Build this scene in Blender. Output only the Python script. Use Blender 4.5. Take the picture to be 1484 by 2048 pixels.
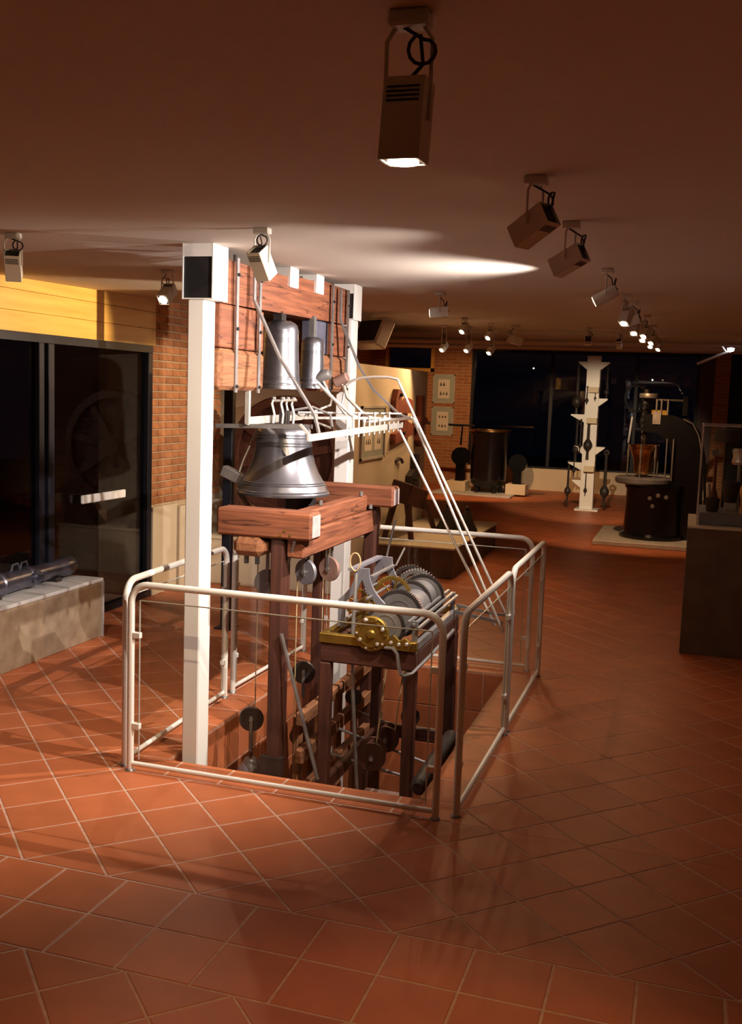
import bpy, bmesh, math, random
from mathutils import Vector, Matrix
for _o in list(bpy.data.objects): bpy.data.objects.remove(_o)
R = random.Random(7)
PI = math.pi
SC = bpy.context.scene
COL = SC.collection

# ------------------------------------------------------------------ camera
F_PX = 2038.0
YAW, PITCH, ROLL = math.radians(-17.335), math.radians(6.662), math.radians(2.011)
CAM = Vector((2.130, -3.151, 1.811))
fwd = Vector((math.sin(YAW)*math.cos(PITCH), math.cos(YAW)*math.cos(PITCH), -math.sin(PITCH)))
rgt = Vector((math.cos(YAW), -math.sin(YAW), 0)); upv = rgt.cross(fwd)
r2 = math.cos(ROLL)*rgt + math.sin(ROLL)*upv; u2 = -math.sin(ROLL)*rgt + math.cos(ROLL)*upv
cd = bpy.data.cameras.new('camera'); cam = bpy.data.objects.new('camera', cd); COL.objects.link(cam)
cd.sensor_fit = 'VERTICAL'; cd.sensor_height = 36.0; cd.sensor_width = 36.0*1484/2048
cd.lens = 36.0*F_PX/2048; cd.clip_start = .05; cd.clip_end = 100
cam.matrix_world = Matrix(((r2.x, u2.x, -fwd.x, CAM.x), (r2.y, u2.y, -fwd.y, CAM.y), (r2.z, u2.z, -fwd.z, CAM.z), (0, 0, 0, 1)))
SC.camera = cam

# ------------------------------------------------------------------ world and exposure (night outside)
w = bpy.data.worlds.new('night'); SC.world = w; w.use_nodes = True
w.node_tree.nodes['Background'].inputs[0].default_value = (.25, .35, .8, 1)
w.node_tree.nodes['Background'].inputs[1].default_value = .004
SC.view_settings.view_transform = 'Standard'; SC.view_settings.look = 'None'
SC.cycles.max_bounces = 5; SC.cycles.diffuse_bounces = 3; SC.cycles.glossy_bounces = 3; SC.cycles.caustics_reflective = False; SC.cycles.caustics_refractive = False; SC.cycles.transmission_bounces = 3; SC.cycles.transparent_max_bounces = 16
SC.view_settings.exposure = 0.0; SC.view_settings.gamma = 1.0; SC.view_settings.use_curve_mapping = False
WARM = (1.0, .56, .25); WHITE = (1.0, .88, .80); PALE = (1.0, .74, .47)
LAMPS_GAIN = 1.0

# ------------------------------------------------------------------ materials
def new_mat(name):
    m = bpy.data.materials.new(name); m.use_nodes = True
    return m, m.node_tree.nodes, m.node_tree.links, m.node_tree.nodes['Principled BSDF']
def mat(name, col, rough=.5, metal=0., var=.0, scale=8., stretch=(1, 1, 1), bump=0., island=0., spec=.5, coat=0., col2=None, detail=6., crack=0.):
    m, N, L, b = new_mat(name)
    b.inputs['Roughness'].default_value = rough; b.inputs['Metallic'].default_value = metal
    b.inputs['Specular IOR Level'].default_value = spec; b.inputs['Coat Weight'].default_value = coat
    c = tuple(col)+(1,)
    b.inputs['Base Color'].default_value = c
    if var or bump or col2 or island:
        tc = N.new('ShaderNodeTexCoord'); mp = N.new('ShaderNodeMapping'); mp.inputs['Scale'].default_value = stretch
        no = N.new('ShaderNodeTexNoise'); no.inputs['Scale'].default_value = scale; no.inputs['Detail'].default_value = detail
        L.new(tc.outputs['Object'], mp.inputs[0]); L.new(mp.outputs[0], no.inputs['Vector'])
        rp = N.new('ShaderNodeValToRGB'); rp.color_ramp.elements[0].position = .3; rp.color_ramp.elements[1].position = .7
        lo = tuple(max(0, x*(1-var)) for x in col); hi = tuple(min(1, x*(1+var)) for x in col)
        if col2: lo, hi = tuple(col2), tuple(col)
        rp.color_ramp.elements[0].color = lo+(1,); rp.color_ramp.elements[1].color = hi+(1,)
        L.new(no.outputs[0], rp.inputs[0]); out = rp.outputs[0]
        if crack:
            n2 = N.new('ShaderNodeTexNoise'); n2.inputs['Scale'].default_value = 1.15; n2.inputs['Detail'].default_value = 3.; L.new(mp.outputs[0], n2.inputs['Vector'])
            r_ = N.new('ShaderNodeValToRGB'); e_ = r_.color_ramp.elements; e_[0].position = .492; e_[0].color = (1, 1, 1, 1); e_[1].position = .508; e_[1].color = (1, 1, 1, 1)
            k_ = e_.new(.50); k_.color = (crack, crack, crack, 1); L.new(n2.outputs[0], r_.inputs[0])
            mc_ = N.new('ShaderNodeMix'); mc_.data_type = 'RGBA'; mc_.blend_type = 'MULTIPLY'; mc_.inputs[0].default_value = 1.0
            L.new(out, mc_.inputs[6]); L.new(r_.outputs[0], mc_.inputs[7]); out = mc_.outputs[2]
        if island:
            g = N.new('ShaderNodeNewGeometry'); oi = N.new('ShaderNodeObjectInfo')
            ad = N.new('ShaderNodeMath'); ad.operation = 'ADD'; L.new(g.outputs['Random Per Island'], ad.inputs[0]); L.new(oi.outputs['Random'], ad.inputs[1])
            fr = N.new('ShaderNodeMath'); fr.operation = 'FRACT'; L.new(ad.outputs[0], fr.inputs[0])
            mr = N.new('ShaderNodeMapRange'); mr.inputs['To Min'].default_value = 1-island; mr.inputs['To Max'].default_value = 1+island
            L.new(fr.outputs[0], mr.inputs[0])
            mx = N.new('ShaderNodeVectorMath'); mx.operation = 'SCALE'; L.new(out, mx.inputs[0]); L.new(mr.outputs[0], mx.inputs['Scale'])
            out = mx.outputs[0]
        L.new(out, b.inputs['Base Color'])
        if bump:
            bp = N.new('ShaderNodeBump'); bp.inputs['Strength'].default_value = bump; bp.inputs['Distance'].default_value = .01
            L.new(no.outputs[0], bp.inputs['Height']); L.new(bp.outputs[0], b.inputs['Normal'])
    return m
def emit(name, col, s):
    m, N, L, b = new_mat(name); b.inputs['Base Color'].default_value = tuple(col)+(1,)
    b.inputs['Emission Color'].default_value = tuple(col)+(1,); b.inputs['Emission Strength'].default_value = s
    return m
def glass(name, tint=(.97, .98, .97), ior=1.45, gain=1.0):
    m, N, L, b = new_mat(name); N.remove(b)
    t = N.new('ShaderNodeBsdfTransparent'); t.inputs[0].default_value = tuple(tint)+(1,)
    g = N.new('ShaderNodeBsdfGlossy'); g.inputs['Roughness'].default_value = .0
    f = N.new('ShaderNodeLayerWeight'); f.inputs[0].default_value = .5
    pw = N.new('ShaderNodeMath'); pw.operation = 'POWER'; pw.inputs[1].default_value = 5.0; L.new(f.outputs['Facing'], pw.inputs[0])
    x = N.new('ShaderNodeMixShader'); ml = N.new('ShaderNodeMath'); ml.operation = 'MULTIPLY_ADD'; ml.inputs[1].default_value = .9*min(gain, 1); ml.inputs[2].default_value = .04*gain; ml.use_clamp = True
    L.new(pw.outputs[0], ml.inputs[0]); L.new(ml.outputs[0], x.inputs[0]); L.new(t.outputs[0], x.inputs[1]); L.new(g.outputs[0], x.inputs[2])
    L.new(x.outputs[0], N['Material Output'].inputs[0])
    return m
def brick_far(name):
    m, N, L, b = new_mat(name); tc = N.new('ShaderNodeTexCoord'); mp = N.new('ShaderNodeMapping')
    mp.inputs['Rotation'].default_value = (PI/2, 0, 0)
    br = N.new('ShaderNodeTexBrick'); br.inputs['Color1'].default_value = (.36, .13, .05, 1); br.inputs['Color2'].default_value = (.45, .19, .08, 1)
    br.inputs['Mortar'].default_value = (.42, .30, .19, 1); br.inputs['Scale'].default_value = 1.0
    br.inputs['Brick Width'].default_value = .25; br.inputs['Row Height'].default_value = .066; br.inputs['Mortar Size'].default_value = .008
    L.new(tc.outputs['Object'], mp.inputs[0]); L.new(mp.outputs[0], br.inputs[0]); L.new(br.outputs[0], b.inputs['Base Color'])
    b.inputs['Roughness'].default_value = .9
    return m
M = {}
M['tile'] = mat('terracotta', (.46, .135, .052), .46, var=.10, scale=5, island=.10, bump=.03, spec=.3)
M['grout'] = mat('grout', (.56, .35, .26), .9, var=.15, scale=30)
M['ceil'] = mat('ceiling_paint', (.66, .585, .51), .9, var=.03, scale=1.5)
M['plaster'] = mat('cream_plaster', (.68, .58, .42), .9, var=.05, scale=3)
M['panel'] = mat('beige_panel', (.66, .58, .44), .85, var=.03, scale=2)
M['stone'] = mat('travertine', (.44, .34, .23), .7, col2=(.27, .19, .12), scale=9, stretch=(1, 1, 1), bump=.02, var=.1, detail=10)
M['stone_top'] = mat('grey_stone', (.50, .48, .46), .55, var=.15, scale=6)
M['darkstone'] = mat('brown_stone', (.15, .105, .07), .6, col2=(.10, .068, .045), scale=7, var=.1, detail=10)
M['white'] = mat('white_paint', (.82, .80, .76), .45, var=.02, scale=4)
M['rail'] = mat('rail_enamel', (.80, .77, .70), .3, var=.02, scale=4)
M['black'] = mat('black_paint', (.012, .011, .012), .6)
M['lampwhite'] = mat('lamp_enamel', (.70, .66, .60), .4)
M['blackmachine'] = mat('black_machine_enamel', (.004, .0045, .006), .25, var=.3, scale=5, spec=.5)
M['darkframe'] = mat('dark_window_frame', (.012, .012, .018), .45, spec=.25)
for ax, st in (('x', (.6, 9, 9)), ('y', (9, .6, 9)), ('z', (9, 9, .6))):
    M['wood_'+ax] = mat('oak_beam_'+ax, (.30, .105, .050), .68, col2=(.13, .043, .023), scale=5, stretch=st, bump=.3, var=.1, detail=9, crack=.25, spec=.3)
    M['dark_'+ax] = mat('stained_wood_'+ax, (.095, .032, .020), .5, col2=(.045, .015, .011), scale=5, stretch=st, bump=.15, var=.1, detail=8)
    M['raw_'+ax] = mat('raw_timber_'+ax, (.34, .148, .068), .72, col2=(.19, .075, .036), scale=5, stretch=st, bump=.3, var=.1, detail=8, crack=.4, spec=.3)
M['endgrain'] = mat('end_grain', (.42, .33, .32), .8, var=.15, scale=20)
M['pine'] = mat('pine_board', (.78, .46, .10), .5, col2=(.64, .34, .06), scale=2.5, stretch=(8, .5, 8), var=.1)
M['iron'] = mat('grey_iron', (.30, .285, .28), .45, metal=.7, var=.2, scale=12, bump=.05)
M['iron_lt'] = mat('pale_steel', (.72, .68, .62), .38, metal=.55, var=.12, scale=14)
M['iron_dk'] = mat('dark_iron', (.05, .042, .04), .5, metal=.5, var=.3, scale=10)
M['bell'] = mat('bell_bronze_grey', (.20, .20, .225), .34, metal=.85, var=.25, scale=7, bump=.05, detail=9)
M['brass'] = mat('brass', (.36, .23, .045), .40, metal=.85, var=.35, scale=9)
M['bronze'] = mat('polished_bronze', (.72, .40, .16), .25, metal=1., var=.1, scale=5)
M['plate'] = mat('blue_grey_plate', (.26, .26, .30), .45, metal=.5, var=.15, scale=8)
M['rust'] = mat('rusty_iron', (.28, .17, .14), .7, metal=.2, var=.25, scale=12)
M['rope'] = mat('rope', (.52, .38, .20), .85, var=.2, scale=60)
M['brick'] = mat('handmade_brick', (.47, .20, .085), .88, var=.18, scale=14, island=.22, bump=.15)
M['mortar'] = mat('mortar', (.55, .42, .27), .95, var=.1, scale=25)
M['brickfar'] = brick_far('brick_coursing')
M['glass'] = glass('clear_glass', gain=.5)
M['pane_edge'] = mat('ground_glass_edge', (.50, .52, .46), .3)
M['window'] = glass('window_glass', (.72, .74, .76), ior=1.5, gain=1.0)
M['night'] = mat('night_ground', (.012, .012, .014), .9)
M['frame'] = mat('picture_frame_green', (.40, .45, .40), .5); M['paper'] = mat('paper', (.80, .75, .66), .8); M['ink'] = mat('ink', (.10, .09, .08), .8)
M['redwood'] = mat('red_brown_wood', (.22, .06, .035), .6, var=.25, scale=9)
M['cannon'] = mat('cannon_bronze', (.16, .165, .22), .3, metal=.85, var=.3, scale=10)
M['slate'] = mat('slate_block', (.10, .10, .14), .7, var=.3, scale=10)

# ------------------------------------------------------------------ mesh helpers
ORG = {}
class MB:
    def __init__(s): s.v = []; s.f = []; s.sm = []
    def add(s, vs, fs, smooth=False):
        o = len(s.v); s.v += [Vector(p) for p in vs]; s.f += [tuple(i+o for i in f) for f in fs]; s.sm += [smooth]*len(fs); return s
    def box(s, a, b, ch=0., m=None):
        x0, y0, z0 = [min(p, q) for p, q in zip(a, b)]; x1, y1, z1 = [max(p, q) for p, q in zip(a, b)]
        if not ch:
            vs = [(x, y, z) for z in (z0, z1) for y in (y0, y1) for x in (x0, x1)]
            fs = [(0, 2, 3, 1), (4, 5, 7, 6), (0, 1, 5, 4), (2, 6, 7, 3), (0, 4, 6, 2), (1, 3, 7, 5)]
        else:
            ch = min(ch, (x1-x0)*.45, (y1-y0)*.45, (z1-z0)*.45)
            vs = []; idx = {}
            for i, (X, dx) in enumerate(((x0, 1), (x1, -1))):
                for j, (Y, dy) in enumerate(((y0, 1), (y1, -1))):
                    for k, (Z, dz) in enumerate(((z0, 1), (z1, -1))):
                        for a_ in range(3):
                            p = [X+dx*ch, Y+dy*ch, Z+dz*ch]; p[a_] = (X, Y, Z)[a_]
                            idx[i, j, k, a_] = len(vs); vs.append(tuple(p))
            fs = []
            for a_ in range(3):
                o = [q for q in range(3) if q != a_]
                for e in (0, 1):
                    def g(p, q):
                        t = [0, 0, 0]; t[a_] = e; t[o[0]] = p; t[o[1]] = q; return idx[t[0], t[1], t[2], a_]
                    fs.append((g(0, 0), g(1, 0), g(1, 1), g(0, 1)))
                for p in (0, 1):
                    for q in (0, 1):
                        t0 = [0, 0, 0]; t1 = [0, 0, 0]; t0[a_] = 0; t1[a_] = 1
                        for t in (t0, t1): t[o[0]] = p; t[o[1]] = q
                        fs.append((idx[(*t0, o[0])], idx[(*t1, o[0])], idx[(*t1, o[1])], idx[(*t0, o[1])]))
            for i in (0, 1):
                for j in (0, 1):
                    for k in (0, 1): fs.append(tuple(idx[i, j, k, a_] for a_ in range(3)))
        if m is not None: vs = [m @ Vector(p) for p in vs]
        return s.add(vs, fs)
    def tube(s, pts, r, n=8, cap=True, closed=False):
        pts = [Vector(p) for p in pts]; N = len(pts); rings = []
        rr = r if isinstance(r, (list, tuple)) else [r]*N
        up = None; base = len(s.v); vs = []; fs = []
        for i in range(N):
            if closed: d = pts[(i+1) % N]-pts[i-1]
            else: d = pts[min(i+1, N-1)]-pts[max(i-1, 0)]
            d.normalize()
            if up is None: up = Vector((0, 0, 1)) if abs(d.z) < .9 else Vector((1, 0, 0))
            a = d.cross(up).normalized(); b = a.cross(d).normalized(); up = b
            for k in range(n):
                t = 2*PI*k/n; vs.append(pts[i]+rr[i]*(math.cos(t)*a+math.sin(t)*b))
        for i in range(N if closed else N-1):
            j = (i+1) % N
            for k in range(n): fs.append((i*n+k, i*n+(k+1) % n, j*n+(k+1) % n, j*n+k))
        s.add(vs, fs, True)
        if cap and not closed:
            s.add(vs[:n], [tuple(range(n-1, -1, -1))]); s.add(vs[-n:], [tuple(range(n))])
        return s
    def cyl(s, a, b, r, n=16, r1=None): return s.tube([a, b], [r, r if r1 is None else r1], n)
    def bar(s, pts, wd, th, side=(0, 1, 0)):
        """flat bar along a path: wd across in direction side, th thick"""
        pts = [Vector(p) for p in pts]; N = len(pts); sd = Vector(side).normalized(); vs = []; fs = []
        for i in range(N):
            d = (pts[min(i+1, N-1)]-pts[max(i-1, 0)]).normalized(); n_ = d.cross(sd).normalized()
            for a, b in ((-1, -1), (1, -1), (1, 1), (-1, 1)): vs.append(pts[i]+sd*wd*.5*a+n_*th*.5*b)
        for i in range(N-1):
            for k in range(4): fs.append((i*4+k, i*4+(k+1) % 4, i*4+4+(k+1) % 4, i*4+4+k))
        fs += [(3, 2, 1, 0), tuple(N*4-4+k for k in range(4))]
        return s.add(vs, fs)
    def lathe(s, prof, c=(0, 0, 0), n=32, axis=(0, 0, 1), close=False):
        ax = Vector(axis).normalized(); q = Vector((0, 0, 1)).rotation_difference(ax).to_matrix(); c = Vector(c)
        vs = []; fs = []; K = len(prof)
        for k in range(n):
            t = 2*PI*k/n
            for r, z in prof: vs.append(c+q @ Vector((r*math.cos(t), r*math.sin(t), z)))
        for k in range(n):
            for i in range(K-1 + (1 if close else 0)):
                j = (i+1) % K; k2 = (k+1) % n
                fs.append((k*K+i, k2*K+i, k2*K+j, k*K+j))
        return s.add(vs, fs, True)
    def prism(s, poly, axis, d0, d1):
        """poly of 2-d points swept along axis 'x','y' or 'z' from d0 to d1"""
        def P(p, d): return {'x': (d, p[0], p[1]), 'y': (p[0], d, p[1]), 'z': (p[0], p[1], d)}[axis]
        n = len(poly); vs = [P(p, d0) for p in poly]+[P(p, d1) for p in poly]
        return s.add(vs, [tuple(range(n)), tuple(range(2*n-1, n-1, -1))]+[(i, n+i, n+(i+1) % n, (i+1) % n) for i in range(n)])
    def gear(s, c, r, wd, teeth, axis='y', hole=.0, depth=.1):
        poly = []
        for i in range(teeth*4):
            t = 2*PI*i/(teeth*4); rr = r if i % 4 in (0, 1) else r*(1-depth); poly.append((rr*math.cos(t), rr*math.sin(t)))
        n = len(poly); ax = {'x': 0, 'y': 1, 'z': 2}[axis]
        def P(p, d):
            v = [p[0], p[1]]; v.insert(ax, d); return (v[0]+c[0], v[1]+c[1], v[2]+c[2])
        if not hole:
            vs = [P(p, -wd/2) for p in poly]+[P(p, wd/2) for p in poly]
            return s.add(vs, [tuple(range(n)), tuple(range(2*n-1, n-1, -1))]+[(i, n+i, n+(i+1) % n, (i+1) % n) for i in range(n)])
        inn = [(hole*math.cos(2*PI*i/n), hole*math.sin(2*PI*i/n)) for i in range(n)]
        vs = [P(p, -wd/2) for p in poly]+[P(p, wd/2) for p in poly]+[P(p, -wd/2) for p in inn]+[P(p, wd/2) for p in inn]; fs = []
        for i in range(n):
            j = (i+1) % n
            fs += [(i, n+i, n+j, j), (2*n+i, 2*n+j, 3*n+j, 3*n+i), (i, j, 2*n+j, 2*n+i), (n+i, 3*n+i, 3*n+j, n+j)]
        return s.add(vs, fs)
    def build(s, name, m, parent=None, origin=None):
        o0 = ORG.get(parent.name, Vector((0, 0, 0))) if parent else (Vector(origin) if origin else Vector((0, 0, 0)))
        me = bpy.data.meshes.new(name); me.from_pydata([tuple(p-o0) for p in s.v], [], s.f)
        me.polygons.foreach_set('use_smooth', s.sm)
        bm = bmesh.new(); bm.from_mesh(me); bmesh.ops.recalc_face_normals(bm, faces=bm.faces); bm.to_mesh(me); bm.free()
        if any(s.sm): me.set_sharp_from_angle(angle=math.radians(38))
        me.materials.append(M[m] if isinstance(m, str) else m)
        o = bpy.data.objects.new(name, me); COL.objects.link(o)
        if parent: o.parent = parent
        else: o.location = o0
        ORG[o.name] = o0
        return o
def tag(o, label=None, cat=None, group=None, kind=None):
    if label: o['label'] = label
    if cat: o['category'] = cat
    if group: o['group'] = group
    if kind: o['kind'] = kind
    return o
def thing(name, label, cat, loc, group=None):
    o = bpy.data.objects.new(name, None); COL.objects.link(o); o.location = loc; o.empty_display_size = .05; ORG[o.name] = Vector(loc)
    return tag(o, label, cat, group)
def struct(o): o['kind'] = 'structure'; return o
def arc(c, r, a0, a1, n, plane='xz', const=0.):
    out = []
    for i in range(n+1):
        t = a0+(a1-a0)*i/n; p, q = c[0]+r*math.cos(t), c[1]+r*math.sin(t)
        out.append({'xz': (p, const, q), 'yz': (const, p, q), 'xy': (p, q, const)}[plane])
    return out
def ceil_z(y): return 2.466+.018*(y-1)
def project(p):
    d = Vector(p)-CAM; z = d.dot(fwd)
    return (742+F_PX*d.dot(r2)/z, 1024-F_PX*d.dot(u2)/z, z) if z > .1 else (0, 0, -1)

# ------------------------------------------------------------------ room shell
XL, XW, XR, YB, YF = -2.265, -4.3, 3.6, 17.2, -5.6
PX0, PX1, PY0, PY1, PD = -.20, 1.06, 1.15, 3.36, -1.25
mb = MB()
q_ = .1
for a, b in (((XW-.3, YF, -.1), (PX0-q_, YB+.2, -.0015)), ((PX1+q_, YF, -.1), (XR, YB+.2, -.0015)), ((PX0-q_, YF, -.1), (PX1+q_, PY0-q_, -.0015)), ((PX0-q_, PY1+q_, -.1), (PX1+q_, YB+.2, -.0015))): mb.box(a, b)
floor = struct(mb.build('floor', 'grout')); tag(floor, 'terracotta tiled floor with pale grout joints')
# ceiling, gently rising towards the far end
mb = MB(); vs = []
for z in (0, .15):
    for y in (YF-.2, YB+.3):
        for x in (XW-.3, XR+.2): vs.append((x, y, ceil_z(y)+z))
mb.add(vs, [(0, 2, 3, 1), (4, 5, 7, 6), (0, 1, 5, 4), (2, 6, 7, 3), (0, 4, 6, 2), (1, 3, 7, 5)])
ceiling = struct(mb.build('ceiling', 'ceil'))
for y in (9.2, 11.6, 14.2):
    MB().box((XW, y, ceil_z(y)-.035), (XR, y+.35, ceil_z(y)+.01)).build('ceiling_beam', 'ceil', ceiling)

# ---- floor tiles
S = .26; HG = .0045
def clip(poly, ax, v, keep_less):
    out = []
    for i in range(len(poly)):
        p, q = poly[i], poly[(i+1) % len(poly)]
        ip = (p[ax] <= v) == keep_less; iq = (q[ax] <= v) == keep_less
        if ip: out.append(p)
        if ip != iq:
            t = (v-p[ax])/(q[ax]-p[ax]); out.append((p[0]+t*(q[0]-p[0]), p[1]+t*(q[1]-p[1])))
    return out
def area(p): return abs(sum(p[i][0]*p[(i+1) % len(p)][1]-p[(i+1) % len(p)][0]*p[i][1] for i in range(len(p))))/2
def rect(poly, x0, x1, y0, y1):
    for ax, v, l in ((0, x1, True), (0, x0, False), (1, y1, True), (1, y0, False)):
        if len(poly) < 3: return []
        poly = clip(poly, ax, v, l)
    return poly
BX0, BX1, BY0, BY1 = PX0-.20, PX1+.20, .955, PY1+.20
g = HG
regions = [(XL, XR, g, BY0-g), (XL, BX0-g, BY0-g, BY1+g), (BX1+g, XR, BY0-g, BY1+g), (XL, XR, BY1+g, 5.9), (XW, XR, 5.9, YB)]
polys = []
hs = (S/2-HG)*math.sqrt(2); dd = S/math.sqrt(2)
def diag(ox, oy, regs):
    n = int(26/dd)
    for i in range(-n, n):
        for j in range(-n, n):
            if (i+j) % 2: continue
            cx, cy = ox+i*dd, oy+j*dd
            if not (XW-.3 < cx < XR+.3 and YF-.3 < cy < YB+.3): continue
            sq = [(cx+hs, cy), (cx, cy+hs), (cx-hs, cy), (cx, cy-hs)]
            for r in regs:
                if cx+hs < r[0] or cx-hs > r[1] or cy+hs < r[2] or cy-hs > r[3]: continue
                p = rect(sq, *r)
                if len(p) >= 3 and area(p) > .0006: polys.append((p, len(p) == 4 and area(p) > .985*(2*hs*hs)))
diag(-.195, dd, regions)
diag(.191, -.52-dd, [(XL, XR, YF, -.52-g)])
x = -8*S
while x < XR:
    for y in (-.26, -.52):
        a, b = max(x, XL)+HG, min(x+S, XR)-HG
        if b-a > .02: polys.append(([(a, y+HG), (b, y+HG), (b, y+S-HG), (a, y+S-HG)], False))
    x += S
# border course around the opening
def course(x0, x1, y0, y1, along):
    L0, L1 = (x0, x1) if along == 'x' else (y0, y1)
    n = max(1, round((L1-L0)/S)); st = (L1-L0)/n
    for i in range(n):
        a, b = L0+i*st+HG, L0+(i+1)*st-HG
        polys.append(([(a, y0+HG), (b, y0+HG), (b, y1-HG), (a, y1-HG)] if along == 'x' else [(x0+HG, a), (x1-HG, a), (x1-HG, b), (x0+HG, b)], False))
course(BX0, BX1, BY0, PY0, 'x'); course(BX0, BX1, PY1, BY1, 'x'); course(BX0, PX0, PY0, PY1, 'y'); course(PX1, BX1, PY0, PY1, 'y')
def tile_mesh(mb, p, cx=0, cy=0, e=.0025):
    n = len(p); mx = sum(q[0] for q in p)/n; my = sum(q[1] for q in p)/n
    top = []
    for q in p:
        d = math.hypot(q[0]-mx, q[1]-my) or 1; k = 1-e*1.4/d; top.append((mx+(q[0]-mx)*k, my+(q[1]-my)*k))
    vs = [(q[0]-cx, q[1]-cy, -.006) for q in p]+[(q[0]-cx, q[1]-cy, -.0015) for q in p]+[(q[0]-cx, q[1]-cy, 0) for q in top]
    fs = [tuple(range(2*n, 3*n))]
    for r in (0, 1): fs += [(r*n+i, r*n+(i+1) % n, r*n+n+(i+1) % n, r*n+n+i) for i in range(n)]
    mb.add(vs, fs)
def px_area(p):
    q = [project((a, b, 0)) for a, b in p]
    if min(t[2] for t in q) < .2: return 0
    if max(t[0] for t in q) < 0 or min(t[0] for t in q) > 1484 or min(t[1] for t in q) > 2048: return 0
    return area([(t[0], t[1]) for t in q])
order = sorted(polys, key=lambda t: -px_area(t[0]))
shared = None; rest = MB()
for i, (p, full) in enumerate(order):
    if i < 300:
        cx = sum(q[0] for q in p)/len(p); cy = sum(q[1] for q in p)/len(p)
        if full and shared:
            o = bpy.data.objects.new('tile', shared); COL.objects.link(o); o.parent = floor; o.location = (cx, cy, 0)
        else:
            mb = MB(); tile_mesh(mb, p, cx, cy); o = mb.build('tile', 'tile', floor); o.location = (cx, cy, 0)
            if full: shared = o.data
    else: tile_mesh(rest, p)
rest.build('tile_field', 'tile', floor)['kind'] = 'stuff'

# ---- the opening in the floor: tiled sides, dark bottom
struct(MB().box((PX0-.1, PY0-.1, PD-.1), (PX1+.1, PY1+.1, PD)).build('floor_pit', 'darkstone'))
def pit_wall(name, a, b, axis, inward):
    wl = struct(MB().box(a, b).build(name, 'grout'))
    L0, L1 = (a[1], b[1]) if axis == 'x' else (a[0], b[0])
    n = round((L1-L0)/S); st = (L1-L0)/n
    for i in range(n):
        for k in range(4):
            z1 = -.008-k*S; z0 = z1-S
            lo, hi = L0+i*st+HG, L0+(i+1)*st-HG
            if axis == 'x':
                f = b[0] if inward > 0 else a[0]; MB().box((f-.004, lo, z0+HG), (f+.004, hi, z1-HG), .002).build('tile', 'tile', wl)
            else:
                f = b[1] if inward > 0 else a[1]; MB().box((lo, f-.004, z0+HG), (hi, f+.004, z1-HG), .002).build('tile', 'tile', wl)
pit_wall('wall_pit_west', (PX0-.1, PY0, PD), (PX0-.004, PY1, -.0015), 'x', 1)
pit_wall('wall_pit_east', (PX1+.004, PY0, PD), (PX1+.1, PY1, -.0015), 'x', -1)
pit_wall('wall_pit_north', (PX0-.1, PY1+.004, PD), (PX1+.1, PY1+.1, -.0015), 'y', -1)
struct(MB().box((PX0-.1, PY0-.1, PD), (PX1+.1, PY0-.004, -.0015)).build('wall_pit_south', 'grout'))

# ---- glazed left wall: pine board band, dark frame, panes; then the brick pier
WB = 2.14
wl = struct(MB().box((XL-.14, YF, WB+.03), (XL-.02, 4.63, ceil_z(4.63)+.02)).build('wall_left', 'plaster'))
n = 3; zt = 2.56
for i in range(n):
    z0 = WB+i*(zt-WB)/n; MB().box((XL-.02, -2.5, z0), (XL+.004, 4.63, z0+(zt-WB)/n-.002), .002).build('plank', 'pine', wl)
win = struct(MB().box((XL-.06, -2.5, 0), (XL+.02, 4.56, .05)).build('window_1', 'darkframe')); tag(win, 'dark framed glazed front looking out to the night')
MB().box((XL-.06, -2.5, WB-.06), (XL+.02, 4.56, WB)).build('top_rail', 'darkframe', win)
for y0, y1 in ((4.49, 4.56), (2.99, 3.05), (3.10, 3.17), (1.0, 1.07)): MB().box((XL-.06, y0, .05), (XL+.02, y1, WB-.06), .004).build('mullion', 'darkframe', win)
for y0, y1 in ((3.17, 4.49), (1.07, 2.99), (-2.5, 1.0)): MB().box((XL-.024, y0, .05), (XL-.016, y1, WB-.06)).build('pane', 'window', win)
tag(MB().box((XL+.015, 3.5, .90), (XL+.04, 4.11, .965), .006).box((XL-.016, 3.55, .92), (XL+.016, 3.58, .945)).box((XL-.016, 4.03, .92), (XL+.016, 4.06, .945)).build('white_bar', 'white', win), 'white bar across the glazing')  # plain white bar on two short stubs in front of the pane
# pier
pier = struct(MB().box((XL-.5, 4.56, 0), (XL-.012, 5.92, ceil_z(5.9)+.02)).build('wall_pier', 'mortar')); tag(pier, 'exposed brick pier beside the glazing')
bl, bh, j = .236, .053, .012; rows = int((2.56-.79)/(bh+j)); shared_b = None
for r in range(rows):
    z0 = .79+r*(bh+j); y = 4.575-(.124 if r % 2 else 0)
    while y < 5.9:
        a, b = max(y, 4.575), min(y+bl, 5.91)
        if b-a > .03 and z0+bh < ceil_z(5)+.02:
            if b-a > bl-.001 and shared_b:
                o = bpy.data.objects.new('brick', shared_b); COL.objects.link(o); o.parent = pier; o.location = (XL-.006, (a+b)/2, z0+bh/2)
            else:
                o = MB().box((-.01, -(b-a)/2, -bh/2), (.008, (b-a)/2, bh/2), .004).build('brick', 'brick', pier); o.location = (XL-.006, (a+b)/2, z0+bh/2)
                if b-a > bl-.001: shared_b = o.data
        y += bl+j
MB().box((XL-.02, 4.575, 0), (XL+.03, 5.0, .77), .006).build('stone_base', 'plaster', pier)
MB().box((XL-.02, 5.02, 0), (XL+.05, 5.92, .74), .006).build('stone_base', 'plaster', pier)
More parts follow.
